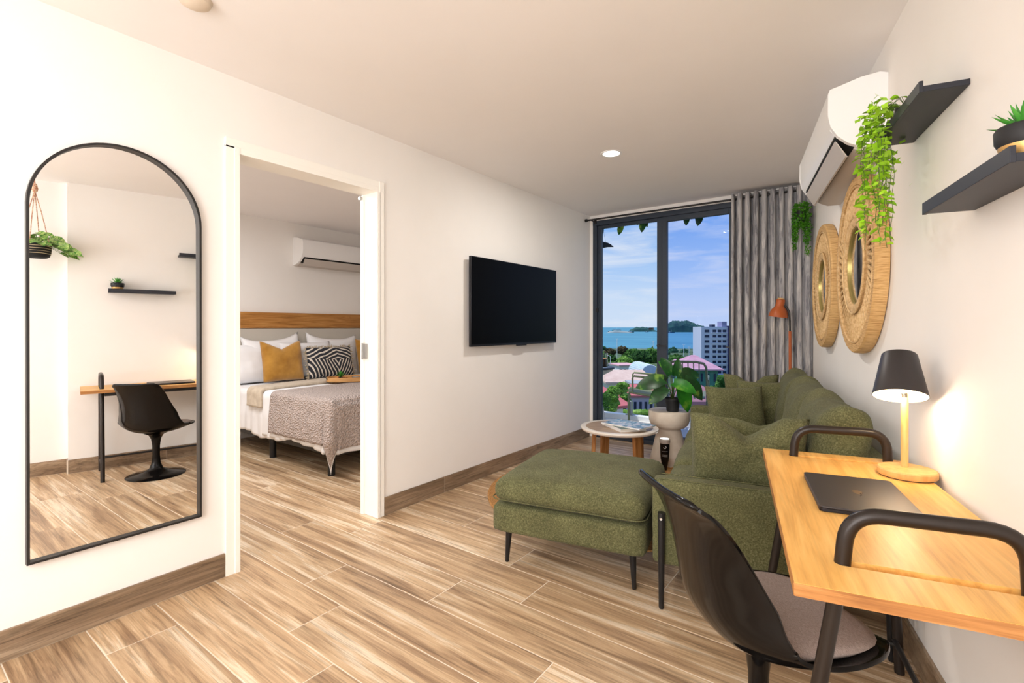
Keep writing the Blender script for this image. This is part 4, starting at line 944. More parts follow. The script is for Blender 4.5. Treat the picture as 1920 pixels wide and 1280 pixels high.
wv = N(t, 'ShaderNodeTexChecker', Scale=16.0); t.links.new(mp_.outputs[0], wv.inputs[0]); nk = N(t, 'ShaderNodeTexVoronoi', Scale=70.0); t.links.new(tcn.outputs['Object'], nk.inputs['Vector'])
ad = N(t, 'ShaderNodeMath', operation='ADD'); t.links.new(wv.outputs['Fac'], ad.inputs[0]); t.links.new(nk.outputs['Distance'], ad.inputs[1]); bpn = N(t, 'ShaderNodeBump', Strength=1.0, Distance=0.02); t.links.new(ad.outputs[0], bpn.inputs['Height']); t.links.new(bpn.outputs[0], b.inputs['Normal'])
mxk = N(t, 'ShaderNodeMix', data_type='RGBA'); mxk.inputs[6].default_value = rgb(212, 197, 190); mxk.inputs[7].default_value = rgb(184, 166, 158); t.links.new(nk.outputs['Distance'], mxk.inputs[0]); t.links.new(mxk.outputs[2], b.inputs['Base Color'])
drape('knitted_blanket', 'taupe knitted blanket with diamond pattern drooping in a point off the bed foot corner', -1.90, BXF, 0.38, kn, 0.030, 'blanket', foot=0.40, wave=0.012, seed=7, solid=0.008, nx=90, slant=0.0)
drape('sand_throw', 'sand coloured fleece throw folded over the bed side before the pillows', -2.42, -2.16, 0.17, M['throw'], 0.034, 'throw', wave=0.008, seed=9, solid=0.03, slant=0.22, inner=3.9)
def bpillow(name, label, cat, m, w_, h_, t_, loc, rz, tilt, roll=0, group=None, **k):
    o = pillow(w_, h_, t_, **k).build(name, m, smooth=3, weld=True); tag(o, label, cat, group)
    return place(o, loc, math.radians(rz), math.radians(tilt), math.radians(roll))
# pillow plane xz; facing +X in the world needs rz = 90
gp = 'white bed pillows'
bpillow('bed_pillow', 'plain white bed pillow at the left end of the bed under the headboard', 'pillow', M['sheet'], 0.68, 0.45, 0.20, (-2.86, 2.62, 0.63), 90, -16, group=gp, pinch=0.05, seed=51, wr=0.014)
bpillow('bed_pillow', 'white bed pillow with a raised corner standing behind the mustard cushion', 'pillow', M['sheet'], 0.68, 0.46, 0.18, (-2.90, 2.93, 0.66), 90, -10, -4, group=gp, pinch=0.07, seed=52, wr=0.014, crest=0.06)
bpillow('bed_pillow', 'white bed pillow with pointed corner standing behind the zebra cushion', 'pillow', M['sheet'], 0.72, 0.46, 0.18, (-2.90, 3.66, 0.66), 90, -9, 3, group=gp, pinch=0.07, seed=53, wr=0.014, crest=0.06)
bpillow('bed_pillow', 'white bed pillow seen in the gap between the mustard and zebra cushions', 'pillow', M['sheet'], 0.66, 0.43, 0.17, (-2.78, 3.26, 0.655), 90, -14, group=gp, pinch=0.06, seed=54, wr=0.012)
bpillow('mustard_cushion', 'square mustard velvet cushion with a chopped top standing on the bed', 'cushion', M['mustard'], 0.46, 0.45, 0.15, (-2.62, 2.865, 0.655), 88, -12, group='mustard cushions', pinch=0.03, chop=0.09, seed=55, wr=0.010, chopw=0.9)
bpillow('mustard_cushion', 'mustard velvet cushion mostly hidden behind the right door jamb', 'cushion', M['mustard'], 0.46, 0.45, 0.15, (-2.60, 4.06, 0.655), 92, -12, group='mustard cushions', pinch=0.03, chop=0.08, seed=56, wr=0.010)
# zebra cushion
zm = mat('zebra_print', rough=0.9); t = zm.node_tree; b = bsdf(zm); tcn = N(t, 'ShaderNodeTexCoord'); sp3 = N(t, 'ShaderNodeSeparateXYZ'); t.links.new(tcn.outputs['Object'], sp3.inputs[0])
def mth(op, a, b_=None, c=None):
    n = N(t, 'ShaderNodeMath', operation=op)
    for i, v in enumerate((a, b_, c)):
        if v is None: continue
        if isinstance(v, (int, float)): n.inputs[i].default_value = v
        else: t.links.new(v, n.inputs[i])
    return n.outputs[0]
X_, Z_ = sp3.outputs['X'], sp3.outputs['Z']; ax = mth('ABSOLUTE', mth('SUBTRACT', X_, 0.06))
nzz = N(t, 'ShaderNodeTexNoise', Scale=7.0, Detail=2.0); t.links.new(tcn.outputs['Object'], nzz.inputs['Vector'])
# upper half: near-horizontal bands falling outward; lower half: bands fanning from the bottom centre
up_ = mth('ADD', mth('MULTIPLY', Z_, 21.0), mth('MULTIPLY', ax, 8.0)); 
rad_ = mth('SQRT', mth('ADD', mth('POWER', ax, 2.0), mth('POWER', mth('ADD', Z_, -0.0), 2.0)))
lowc = mth('MULTIPLY', mth('SUBTRACT', ax, mth('MULTIPLY', Z_, 0.45)), 24.0)
sel = mth('GREATER_THAN', mth('SUBTRACT', Z_, mth('MULTIPLY', ax, 0.1)), 0.19)
val = mth('ADD', mth('MULTIPLY', up_, sel), mth('MULTIPLY', lowc, mth('SUBTRACT', 1.0, sel)))
fr_ = mth('FRACT', mth('ADD', val, mth('MULTIPLY', nzz.outputs[0], 1.2))); st2 = mth('GREATER_THAN', fr_, 0.36)
mz = N(t, 'ShaderNodeMix', data_type='RGBA'); t.links.new(st2, mz.inputs[0]); mz.inputs[6].default_value = rgb(220, 210, 198); mz.inputs[7].default_value = rgb(44, 46, 54); t.links.new(mz.outputs[2], b.inputs['Base Color'])
zc = thing('zebra_cushion', 'black and cream zebra print cushion edged with beige fringe on the bed', 'cushion', (-2.56, 3.42, 0.66)); zc.rotation_euler = (0, 0, math.radians(90))
zo = pillow(0.60, 0.36, 0.15, pinch=0.03, wr=0.006, seed=57).build('cover', zm, zc, smooth=3, weld=True); zo.rotation_euler = (math.radians(-13), 0, 0)
fz = MB(); rr = random.Random(2)
for k in range(420):
    s_ = rr.random() * 4; e_ = int(s_); f_ = s_ - e_
    x, z = [(-0.30 + 0.6 * f_, 0.36), (0.30, 0.36 * f_), (-0.30, 0.36 * f_), (-0.30 + 0.6 * f_, 0.36)][e_]
    dx, dz = [(0, 1), (1, 0), (-1, 0), (0, 1)][e_]
    p_ = Vector((x * 0.985, rr.uniform(-.012, .012), z * .99)); l_ = rr.uniform(.012, .030); q_ = p_ + Vector((dx * l_ + rr.uniform(-.012, .012), rr.uniform(-.02, .02), dz * l_ + rr.uniform(-.012, .006)))
    w_ = Vector((-dz, 0, dx)) * .003; fz.add([p_ - w_, p_ + w_, q_ + w_ * .4, q_ - w_ * .4], [(0, 1, 2, 3)])
fo = tag(fz.build('fringe', M['fringe'], zc, smooth=0), kind='stuff'); fo.rotation_euler = (math.radians(-13), 0, 0)
# tray with things on it
tz = BZ + 0.042
tr = thing('wooden_tray', 'oval bamboo tray with cut-out handle lying on the knitted blanket', 'tray', (-2.00, 3.30, tz), math.radians(62))
ov = [(0.27 * math.copysign(abs(math.cos(a)) ** .8, math.cos(a)), 0.15 * math.copysign(abs(math.sin(a)) ** .8, math.sin(a))) for a in [i * 2 * PI / 48 for i in range(48)]]
MB().prism(ov, 0.0, 0.008).build('tray_floor', M['bamboo'], tr, smooth=0)
wlm = MB(); n = len(ov); iv = [(p[0] * .96, p[1] * .94) for p in ov]
vs = [(p[0], p[1], z) for z in (0.006, 0.045) for p in ov] + [(p[0], p[1], z) for z in (0.006, 0.045) for p in iv]; fs = []
for i in range(n):
    j = (i + 1) % n; fs += [(i, j, n + j, n + i), (2 * n + j, 2 * n + i, 3 * n + i, 3 * n + j), (n + i, n + j, 3 * n + j, 3 * n + i)]
wlm.add(vs, fs).build('rim', M['bamboo'], tr, smooth=0.8)
MB().box((-0.268, -0.0, 0.030), (0.008, 0.09, 0.012)).build('handle_hole', M['darkslot'], tr, smooth=0, bevel=0.003)
Tm = Matrix.Translation(tr.location) @ Matrix.Rotation(math.radians(62), 4, 'Z')
def on_tray(x, y, z=0.008): return Tm @ Vector((x, y, z))
sc_ = thing('small_succulent', 'tiny spiky green succulent standing on the bamboo tray', 'potted plant', on_tray(-0.12, 0.03))
MB().lathe([(0.0, 0.0), (0.026, 0.0), (0.032, 0.03), (0.0, 0.03)], 20).build('pot', M['soil'], sc_)
rosette(sc_, leaf_mesh('leaf', 0.075, 0.018, M['leafsucc'], 'spike', fold=0.3, curl=-0.1), (0, 0, 0.03), 20, 0.004, 0.3, 1.45, 1.0, 0.9, 9)
for i, (x, y) in enumerate(((-0.17, -0.05), (-0.12, -0.07), (-0.07, -0.06), (-0.09, -0.02))):
    r_ = 0.018 if i else 0.024
    tag(MB().lathe([(0.0, 0.0)] + [(r_ * math.sin(a), r_ - r_ * math.cos(a)) for a in [PI * k / 10 for k in range(1, 10)]] + [(0.0, 2 * r_)], 16).build('decor_ball', mat('amber_ball', (190, 126, 68), 0.4) if i < 2 else mat('russet_ball', (140, 76, 46), 0.5), smooth=2, loc=on_tray(x, y)),
        ['large amber ball lying in front of the succulent on the tray', 'small amber ball lying next to the large amber one on the tray', 'small russet ball lying nearest the tin candles on the tray', 'small russet ball lying closest to the succulent on the tray'][i], 'ornament', 'brown balls on the tray')
for i, (x, y) in enumerate(((0.03, -0.03), (0.12, 0.0))):
    tn = thing('candle_tin', ['round silver tin candle nearest the brown balls on the tray', 'round silver tin candle farther right on the tray'][i], 'candle', on_tray(x, y), 0, 'tin candles')
    MB().lathe([(0.0, 0.0), (0.040, 0.0), (0.041, 0.036), (0.038, 0.036), (0.038, 0.028), (0.0, 0.028)], 28).build('tin', M['tin'], tn, smooth=0.8)
    MB().lathe([(0.0, 0.0285), (0.037, 0.0285)], 28).build('wax', M['sheet'], tn)
# ================================================================== HANGING BASKET (seen only in the arched mirror)
hbk = thing('hanging_basket', 'black striped basket of variegated leaves hanging on braided ropes, seen in the arched mirror', 'hanging plant', rw(0.14, -4.215, 1.835))
bk = MB().lathe([(0.0, 0.0), (0.075, 0.0), (0.090, 0.010), (0.100, 0.05), (0.101, 0.108), (0.096, 0.112), (0.092, 0.10), (0.0, 0.095)], 36); bk.build('basket', mat('black_woven', (30, 32, 34), 0.9), hbk, smooth=0.9)
for z_ in (0.032, 0.052, 0.072, 0.092):
    r_ = 0.0975 + (z_ - 0.03) * 0.06
    MB().tube([(r_ * math.cos(a), r_ * math.sin(a), z_ + 0.001 * math.sin(a * 5)) for a in [i * 2 * PI / 36 for i in range(37)]], 0.0022, 5).build('stripe', mat('cream_yarn', (214, 196, 160), 0.9), hbk, smooth=1)
for k in range(4):
    a = k * PI / 2 + 0.5; MB().tube([(0.095 * math.cos(a), 0.095 * math.sin(a), 0.10), (0.04 * math.cos(a), 0.04 * math.sin(a), 0.38), (0, 0, 0.55)], 0.0035, 6).build('rope', M['rope'], hbk, smooth=1)
MB().lathe([(0.0, 0.53), (0.016, 0.54), (0.022, 0.565), (0.014, 0.60), (0.005, 0.61), (0.0, 0.685)], 14).build('knot', M['rope'], hbk)
lm = leaf_mesh('leaf', 0.075, 0.055, M['leafstripe'], 'heart', fold=0.15, curl=0.3); rr = random.Random(21)
vn = MB()
for k in range(58):
    a = rr.uniform(0, 2 * PI); 
    if k > 34: a = rr.uniform(0.9, 2.2); r_ = rr.uniform(.12, .26); z_ = 0.13 - (r_ - .12) * 0.55 + rr.uniform(-.03, .03)
    else: r_ = rr.uniform(0.03, 0.13); z_ = rr.uniform(.11, .20)
    a += TH
    p_ = Vector((r_ * math.cos(a), r_ * math.sin(a), z_)); wn = NU.dot(p_)
    if wn < -0.11: p_ += NU * (-0.11 - wn)
    d = Vector((math.cos(a + rr.uniform(-.8, .8)), math.sin(a + rr.uniform(-.8, .8)), rr.uniform(-.5, .2))); 
    if d.dot(NU) < 0: d -= NU * d.dot(NU) * 1.2
    s = rr.uniform(.8, 1.25); inst('leaf', lm, hbk, p_, orient(d, NU * .6 + Vector((0, 0, .8))), (s, s, s))
    vn.tube([(0, 0, 0.10), p_ * .6 + Vector((0, 0, .06)), p_], 0.0018, 5)
vn.build('stems', M['stem'], hbk, smooth=1)
# ================================================================== BALCONY
bs = struct(MB().b2(-1.6, 4.2, YW, 6.42, -0.2, -0.012).build('floor_balcony', vary(mat('balcony_tile', rough=0.6), [(0.3, (206, 202, 196)), (0.7, (226, 222, 216))], nscale=3), smooth=0))
struct(MB().b2(-1.8, 4.4, YW + 0.2, 5.46, 2.62, 2.9).build('ceiling_balcony', M['ceil'], smooth=0))
struct(MB().b2(-1.6, 4.2, 6.30, 6.42, -0.012, 0.05).build('trim_1', M['white'], smooth=0))
rl = thing('glass_railing', 'frameless glass balcony railing held by steel spigots and a black clamp', 'railing', (0, 6.36, 0.05))
for (x0, x1) in ((-1.5, 0.215), (0.255, 1.9), (1.92, 3.9)): MB().b2(x0, x1, -0.006, 0.006, 0.06, 1.212).build('glass_panel', gl, rl, smooth=0)
for x in (-1.0, -0.06, 0.9, 1.6, 2.4): 
    mb = MB(); mb.b2(x - 0.028, x + 0.028, -0.03, 0.03, 0.0, 0.19); mb.b2(x - 0.05, x + 0.05, -0.05, 0.05, 0.0, 0.012); mb.build('spigot', M['steel'], rl, bevel=0.003)
MB().b2(0.205, 0.265, -0.014, 0.014, 1.165, 1.192).build('clamp', M['blk'], rl)
# balcony armchair
def arm_chair(label, loc, rz):
    c = thing('balcony_armchair', label, 'chair', loc, rz, 'olive balcony armchairs')
    # faces local -x ; width along y
    for sy in (-1, 1):
        y = sy * 0.235
        pts = [Vector((-0.22, y, 0.0)), Vector((-0.22, y, 0.45))] + [Vector((-0.205, y, 0.465)), Vector((0.16, y, 0.425))]
        MB().tube(pts, 0.013, 10).build('front_leg', M['olive'], c, smooth=1)
        pts = [Vector((0.22, y, 0.0)), Vector((0.17, y, 0.40)), Vector((0.185, y, 0.62)), Vector((0.25, y * .96, 0.80)), Vector((0.285, y * .85, 0.845)), Vector((0.295, y * .5, 0.862))]
        MB().tube(pts, 0.014, 10).build('rear_leg', M['olive'], c, smooth=1)
        pts = [Vector((-0.16, y * 1.05, 0.455)), Vector((-0.165, y * 1.05, 0.64)), Vector((-0.14, y * 1.05, 0.665)), Vector((0.20, y * 1.02, 0.645))]
        MB().tube(pts, 0.012, 10).build('armrest', M['olive'], c, smooth=1)
    MB().tube([(0.295, -0.12, 0.862), (0.295, 0.12, 0.862)], 0.014, 10).build('top_rail', M['olive'], c, smooth=1)
    for k in range(9):
        y = -0.20 + 0.05 * k
        MB().box((-0.03, y, 0.448), (0.37, 0.03, 0.008), Matrix.Rotation(math.radians(6), 3, 'Y')).build('seat_slat', M['olive'], c, smooth=0)
    for k in range(6):
        y = -0.15 + 0.06 * k
        MB().tube([(0.17, y, 0.44), (0.19, y, 0.62), (0.25, y, 0.79), (0.293, y, 0.86)], [0.007] * 4, 6).build('back_slat', M['olive'], c, smooth=1)
    return c
arm_chair('olive metal slatted armchair on the balcony facing the round table', (0.285, 5.95, -0.012), math.radians(22)).scale = (0.80, 1, 1)
c2 = arm_chair('olive slatted armchair on the balcony mostly hidden behind the window mullion and plant', (0.80, 6.02, -0.012), math.radians(-76))
bt = thing('balcony_table', 'round balcony table with dark top on a flared cream pedestal', 'table', (-0.47, 6.0, -0.012))
MB().lathe([(0.0, 0.0), (0.20, 0.0), (0.15, 0.25), (0.115, 0.5), (0.14, 0.6), (0.28, 0.675), (0.30, 0.70), (0.0, 0.70)], 40).build('pedestal', M['concrete'], bt, smooth=0.8)
MB().lathe([(0.0, 0.70), (0.31, 0.70), (0.315, 0.71), (0.31, 0.725), (0.0, 0.725)], 40).build('tabletop', M['shelf'], bt, smooth=0.6)
jg = thing('juice_jug', 'glass jug of orange juice standing on the balcony table', 'jug', (-0.26, 5.95, 0.713))
gj = mat('clear_glass', (255, 255, 255), 0.02, trans=1.0); MB().lathe([(0.0, 0.0), (0.05, 0.0), (0.062, 0.05), (0.05, 0.12), (0.058, 0.19), (0.054, 0.19), (0.046, 0.12), (0.058, 0.05), (0.046, 0.005), (0.0, 0.005)], 28).build('glass', gj, jg, smooth=1)
MB().lathe([(0.0, 0.007), (0.045, 0.007), (0.056, 0.05), (0.045, 0.12), (0.0, 0.13)], 28).build('juice', mat('orange_juice', (226, 150, 40), 0.3), jg, smooth=1)
MB().tube([(0.055, 0, 0.17), (0.10, 0, 0.15), (0.095, 0, 0.06), (0.060, 0, 0.045)], 0.006, 8).build('handle', gj, jg, smooth=1)
for i, (x, y, c_) in enumerate(((-0.26, 5.84, (200, 110, 50)), (-0.30, 5.80, (150, 50, 40)))):
    tag(MB().lathe([(0.0, 0.0)] + [(0.03 * math.sin(a), 0.03 - 0.03 * math.cos(a)) for a in [PI * k / 10 for k in range(1, 10)]] + [(0.0, 0.06)], 16).build('fruit', mat('fruit_skin', c_, 0.4), smooth=2, loc=(x, y, 0.713)),
        ['orange fruit on the balcony table', 'dark red fruit beside the orange on the balcony table'][i], 'fruit')
# hanging pothos over the balcony and dark bird ornament
hp = thing('hanging_pothos', 'dark pothos leaves hanging down outside the top of the window', 'hanging plant', (0.4, 5.35, 2.42))
MB().b2(-0.75, 0.75, -0.06, 0.06, 0.06, 0.16).build('planter', M['blackpot'], hp, bevel=0.01)
for x in (-0.7, 0.7): MB().tube([(x, 0, 0.16), (x, 0, 0.2)], 0.004, 6).build('hook', M['blk'], hp)
pl = leaf_mesh('leaf', 0.115, 0.075, M['leafdark'], 'heart', fold=0.12, curl=0.2)
for (x, z, dx, s) in ((-0.50, -0.005, -0.3, 1), (-0.42, 0.01, 0.4, 1.1), (-0.35, -0.02, -0.8, .7), (-0.12, -0.03, -0.5, 1.1), (0.02, 0.02, 0.6, .8), (0.14, -0.02, -0.3, 1.15), (0.13, 0.0, 0.5, .9), (0.62, -0.03, -.2, .9), (0.70, -0.01, 0.5, .9), (0.76, -0.03, -0.35, 1.1), (0.55, 0.02, -0.6, .8)):
    inst('leaf', pl, hp, (x, -0.02, z + 0.05), orient(Vector((dx, -0.1, -1)), Vector((0, -1, 0.2))), (s, s, s))
bd = thing('bird_ornament', 'dark bird-shaped ornament hanging from thin strings outside the window corner', 'ornament', (-0.02, 5.45, 2.25))
br_ = MB().tube([(-0.16, 0, 0.01), (-0.10, 0, 0.005), (-0.03, 0, 0.0), (0.05, 0, -0.008), (0.09, 0, -0.022), (0.13, 0, -0.04)], [0.012, 0.038, 0.045, 0.028, 0.018, 0.002], 16); br_.build('body', mat('dark_blue_bird', (24, 34, 50), 0.6), bd, smooth=2)
MB().tube([(0.03, 0, 0.02), (-0.04, 0, 0.37)], 0.001, 4).build('string', M['blk'], bd); MB().tube([(-0.11, 0, 0.02), (-0.05, 0, 0.37)], 0.001, 4).build('string', M['blk'], bd)
# ================================================================== THE CITY AND THE SEA
GZ = -28.0
def at(px, py, depth):
    """world point seen at photo pixel (px,py) at a given distance along the view"""
    return CAM + Fc * depth + Rc * ((px - 960) / 918.0 * depth) + Vector((0, 0, (613.5 - py) / 918.0 * depth))
def flatmat(n, c, r=0.8): return mat(n, c, r, spec=0.2)
sea_m = vary(mat('sea_water', rough=0.55, spec=0.15), [(0.35, (66, 126, 150)), (0.65, (88, 148, 166))], scale=(0.004, 0.02, 1), nscale=1.0, detail=4)
land_m = vary(mat('city_ground', rough=0.9), [(0.35, (64, 86, 50)), (0.56, (92, 112, 70)), (0.68, (150, 148, 130))], nscale=0.03, detail=5)
dirs = (Fc, Rc)
def gp_(r, f, z=GZ): return CAM.x + Fc.x * f + Rc.x * r, CAM.y + Fc.y * f + Rc.y * r
sea = MB().prism([gp_(-20000, 620), gp_(30000, 620), gp_(30000, 40000), gp_(-20000, 40000)], GZ - 2, GZ - 0.5).build('sea', sea_m, smooth=0)
tag(sea, 'turquoise sea stretching to the horizon beyond the window', 'sea', kind='stuff')
gd = MB().prism([gp_(-300, 14), gp_(700, 14), gp_(900, 640), gp_(-500, 690)], GZ - 2, GZ).build('city_ground', land_m, smooth=0); struct(gd)
def hill(name, label, px0, px1, pyt, depth, col, seed, cat='island'):
    a, b = at(px0, 620, depth), at(px1, 620, depth); L = (b - a).length; top = (613.5 - pyt) / 918 * depth - GZ + 1.25; rr = random.Random(seed)
    def fn(u_, v_):
        e = max(0, math.sin(PI * u_)) ** 0.55 * (1 - abs(2 * v_ - 1) ** 2) ** .5
        nn = noise.noise(Vector((u_ * 9, v_ * 3, seed))) * .22 + noise.noise(Vector((u_ * 40, v_ * 9, seed))) * .10
        sk = 1 - .35 * u_ + 0.1 * math.sin(6 * u_)
        p_ = a.lerp(b, u_); return (p_.x + Fc.x * (v_ - .5) * L * .4, p_.y + Fc.y * (v_ - .5) * L * .4, GZ - 1 + (top + 1) * e * (sk + nn))
    o = MB().grid(fn, 90, 14).build(name, col, smooth=0); return tag(o, label, cat)
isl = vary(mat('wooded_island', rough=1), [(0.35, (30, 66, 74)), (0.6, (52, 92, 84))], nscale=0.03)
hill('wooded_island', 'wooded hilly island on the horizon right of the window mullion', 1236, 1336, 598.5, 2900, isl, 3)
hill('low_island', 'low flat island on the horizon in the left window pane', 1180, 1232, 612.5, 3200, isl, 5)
hill('breakwater', 'pale flat breakwater with moored boats in the left window pane', 1138, 1186, 619.5, 2500, flatmat('pale_pier', (150, 160, 160)), 8, 'breakwater')
def ship(label, px, py, w_, hull, depth, sup=0.5, hh=0.35):
    p_ = at(px, py, depth); L = w_ / 918 * depth
    o = thing('ship', label, 'ship', (p_.x, p_.y, GZ - 0.5), YAW, 'boats moored on the sea')
    H_ = L * .12
    MB().prism([(-L / 2, -L * .07), (L * .38, -L * .07), (L / 2, 0), (L * .38, L * .07), (-L / 2, L * .07)], 0, H_).build('hull', flatmat('hull', hull), o, smooth=0)
    MB().b2(-L * .4, -L * .4 + L * sup, -L * .05, L * .05, H_, H_ + L * hh * .4).build('superstructure', flatmat('superstructure', (230, 230, 232)), o, smooth=0)
    MB().tube([(0, 0, H_), (0, 0, H_ + L * .35)], L * .008, 5).build('mast', M['white'], o)
def dz(py): return (-(GZ) + 1.25 + .5) * 918 / (py - 613.5)
ship('long green cargo ship near the horizon in the left pane', 1156, 617.0, 17, (60, 150, 150), dz(621.0), .85, .25)
ship('dark boat moored leftmost in the left pane', 1144, 621.0, 8, (50, 60, 74), dz(622.4))
ship('dark boat moored near the middle of the left pane', 1184, 622.0, 10, (34, 42, 56), dz(623.5))
ship('small boat moored right of the middle in the left pane', 1200, 621.0, 7, (60, 60, 80), dz(622.0))
ship('small dark boat moored near the black railing clamp', 1213, 622, 6, (40, 40, 60), dz(622.8))
ship('dark boat with tall mast before the island in the right pane', 1276, 621, 10, (40, 70, 96), dz(622.2))
ship('white ferry with dark hull before the island in the right pane', 1303, 622, 15, (40, 50, 70), dz(622.8), .8, .35)
ship('low blue boat leftmost in the right pane', 1259, 624, 12, (40, 90, 130), dz(624.6), .2, .2)
# trees
def tree(label, px, py, rpx, depth, col, seed, squash=0.85, cat='tree', group='trees of the seaside city'):
    p_ = at(px, py, depth); R_ = rpx / 918 * depth; rr = random.Random(seed)
    o = thing('broadleaf_tree', label, cat, (p_.x, p_.y, GZ), 0, group)
    hz = p_.z - GZ
    mb = MB()
    bm = bmesh.new(); bmesh.ops.create_icosphere(bm, subdivisions=4, radius=1.0); base = [v.co.copy() for v in bm.verts]; fcs = [tuple(v.index for v in f.verts) for f in bm.faces]; bm.free()
    def crown(c, r, sd):
        vs = []
        for q in base:
            d = 1 + noise.noise(q * 2.2 + Vector((sd, sd, 0))) * .35 + abs(noise.noise(q * 7 + Vector((sd, 0, sd)))) * .45 - .12 + noise.noise(q * 19 + Vector((sd, 0, sd))) * .14
            vs.append(c + Vector((q.x, q.y, q.z * squash)) * r * d)
        mb.add(vs, fcs)
    crown(Vector((0, 0, hz)), R_ * .8, seed * 1.7)
    for k in range(3):
        a = rr.uniform(0, 6.28); crown(Vector((math.cos(a) * R_ * .5, math.sin(a) * R_ * .5, hz + rr.uniform(-.35, .15) * R_)), R_ * .52, seed + k * 3.3)
    if depth <= 200:
        for k in range(3): crown(Vector((rr.uniform(-.4, .4) * R_, rr.uniform(-.4, .4) * R_, hz - R_ * .85 * (k + 1))), R_ * .85, seed + k * 5.1)
    tag(mb.build('crown', col, o, smooth=0), kind='stuff')
    MB().tube([(0, 0, 0), (0, 0, max(1, hz))], max(.2, R_ * .07), 6).build('trunk', M['soil'], o)
    return o
def treemat(n, a, b_, c_): return vary(mat(n, rough=1, spec=0.05), [(0.34, a), (0.52, b_), (0.68, c_)], nscale=0.5, detail=6, rough=.7)
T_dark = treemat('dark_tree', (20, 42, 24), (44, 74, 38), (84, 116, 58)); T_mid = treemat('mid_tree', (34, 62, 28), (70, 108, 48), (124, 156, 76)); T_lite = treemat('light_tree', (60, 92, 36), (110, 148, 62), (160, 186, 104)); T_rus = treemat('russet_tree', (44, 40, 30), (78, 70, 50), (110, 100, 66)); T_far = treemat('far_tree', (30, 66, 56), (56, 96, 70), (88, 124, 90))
TL_ = [(1143, 661, 9, 430, T_rus, 'russet topped tree at the left edge of the pane before the sea', .8), (1166, 657, 9, 430, T_rus, 'russet topped round tree right of the first russet one', .8), (1146, 676, 10, 400, T_dark, 'very dark tree below the russet one', 1),
 (1127, 652, 7, 560, T_far, 'distant shore tree at the left window frame', .6), (1131, 688, 12, 300, T_mid, 'mid green tree at the left window frame', .9), (1200, 672, 17, 380, T_dark, 'large dark tree in the middle of the left pane', .8), (1183, 668, 13, 410, T_mid, 'mid green tree left of the large dark one', .9),
 (1221, 668, 15, 400, T_mid, 'mid green tree left of the window mullion', .9), (1170, 680, 13, 350, T_lite, 'bright light green tree in the left pane', .8), (1152, 690, 13, 300, T_mid, 'round green tree above the white building', .8), (1212, 694, 13, 300, T_mid, 'green tree beside the barrel vaulted roof', .9), (1137, 705, 14, 200, T_lite, 'yellowish green tree left of the white building', .8),
 (1190, 659, 8, 500, T_mid, 'far green tree on the shoreline behind the large dark one', .6), (1208, 661, 8, 520, T_mid, 'far green tree on the shoreline left of the mullion', .6), (1130, 668, 9, 430, T_mid, 'green tree at the left frame below the distant shore tree', .8),
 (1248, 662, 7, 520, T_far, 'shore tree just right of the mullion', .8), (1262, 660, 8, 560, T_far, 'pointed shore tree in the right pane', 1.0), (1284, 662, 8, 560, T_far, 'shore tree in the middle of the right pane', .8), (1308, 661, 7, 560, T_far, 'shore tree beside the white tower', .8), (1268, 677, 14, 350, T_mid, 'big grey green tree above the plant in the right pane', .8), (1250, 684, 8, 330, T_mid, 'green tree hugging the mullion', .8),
 (1356, 720, 13, 120, T_mid, 'tree before the green building at the right', 1.1), (1337, 736, 12, 110, T_mid, 'tree below the green building near the curtain', .9), (1308, 740, 12, 110, T_dark, 'tree below the green building left part', .8), (1352, 746, 14, 90, T_dark, 'low dark tree at the lower right of the right pane', .8), (1294, 716, 9, 130, T_mid, 'tree left of the green building', 1.2), (1324, 746, 12, 90, T_mid, 'low green tree in the middle of the right pane bottom', .7),
 (1150, 732, 10, 70, T_lite, 'pale green branches above the red roof at the left', .8), (1136, 742, 7, 65, T_mid, 'low green tree beside the balcony table', .9), (1168, 722, 9, 90, T_lite, 'pale tree between the salmon and the red roofs', .6)]
for i, (px, py, r_, dp, m_, lb, sq) in enumerate(TL_): tree(lb, px, py, r_ * 1.32, dp, m_, i + 1, sq)
# buildings, boxes aligned near the view; size from pixels at their distance
def bld(name, label, px0, px1, pyt, depth, dk, wallm, rot=0.0, base=GZ):
    a, b = at(px0, pyt, depth), at(px1, pyt, depth); c = (a + b) / 2; L = (b - a).length
    o = thing(name, label, 'building', (c.x, c.y, base), YAW + rot); h_ = c.z - base
    MB().b2(-L / 2, L / 2, 0, dk, 0, h_).build('walls', wallm, o, smooth=0)
    return o, L, h_
def windows(o, L, h_, cols, rows, z0, z1, wf=0.5, hf=0.45, m=None, x0=-.5, x1=.5, name='window', frame=True):
    m = m or M['_win']
    for i in range(cols):
        for j in range(rows):
            cx = L * (x0 + (x1 - x0) * (i + .5) / cols); cw_ = L * (x1 - x0) / cols * wf; ch = (z1 - z0) / rows; cz = z0 + ch * (j + .5)
            q = MB().b2(cx - cw_ / 2, cx + cw_ / 2, -0.12, 0.1, cz - ch * hf / 2, cz + ch * hf / 2).build(name, m, o, smooth=0)
            if frame: MB().b2(cx - cw_ / 2 - .15, cx + cw_ / 2 + .15, -0.35, 0.05, cz - ch * hf / 2 - .25, cz - ch * hf / 2).build('window_ledge', M['_conc'], o, smooth=0)
M['_win'] = flatmat('dark_window', (48, 58, 78), 0.3); M['_conc'] = flatmat('pale_ledge', (196, 200, 212)); 
wt = flatmat('tower_white', (224, 224, 228)); pinkr = vary(mat('pink_roof', rough=.8), [(.3, (204, 144, 152)), (.7, (222, 170, 174))], scale=(1, 1, 1), nscale=.4); redr = vary(mat('red_roof', rough=.8), [(.3, (190, 96, 100)), (.7, (206, 116, 118))], nscale=.5); salm = vary(mat('salmon_roof', rough=.8), [(.3, (206, 172, 158)), (.7, (226, 196, 182))], nscale=.5)
D_ = 300
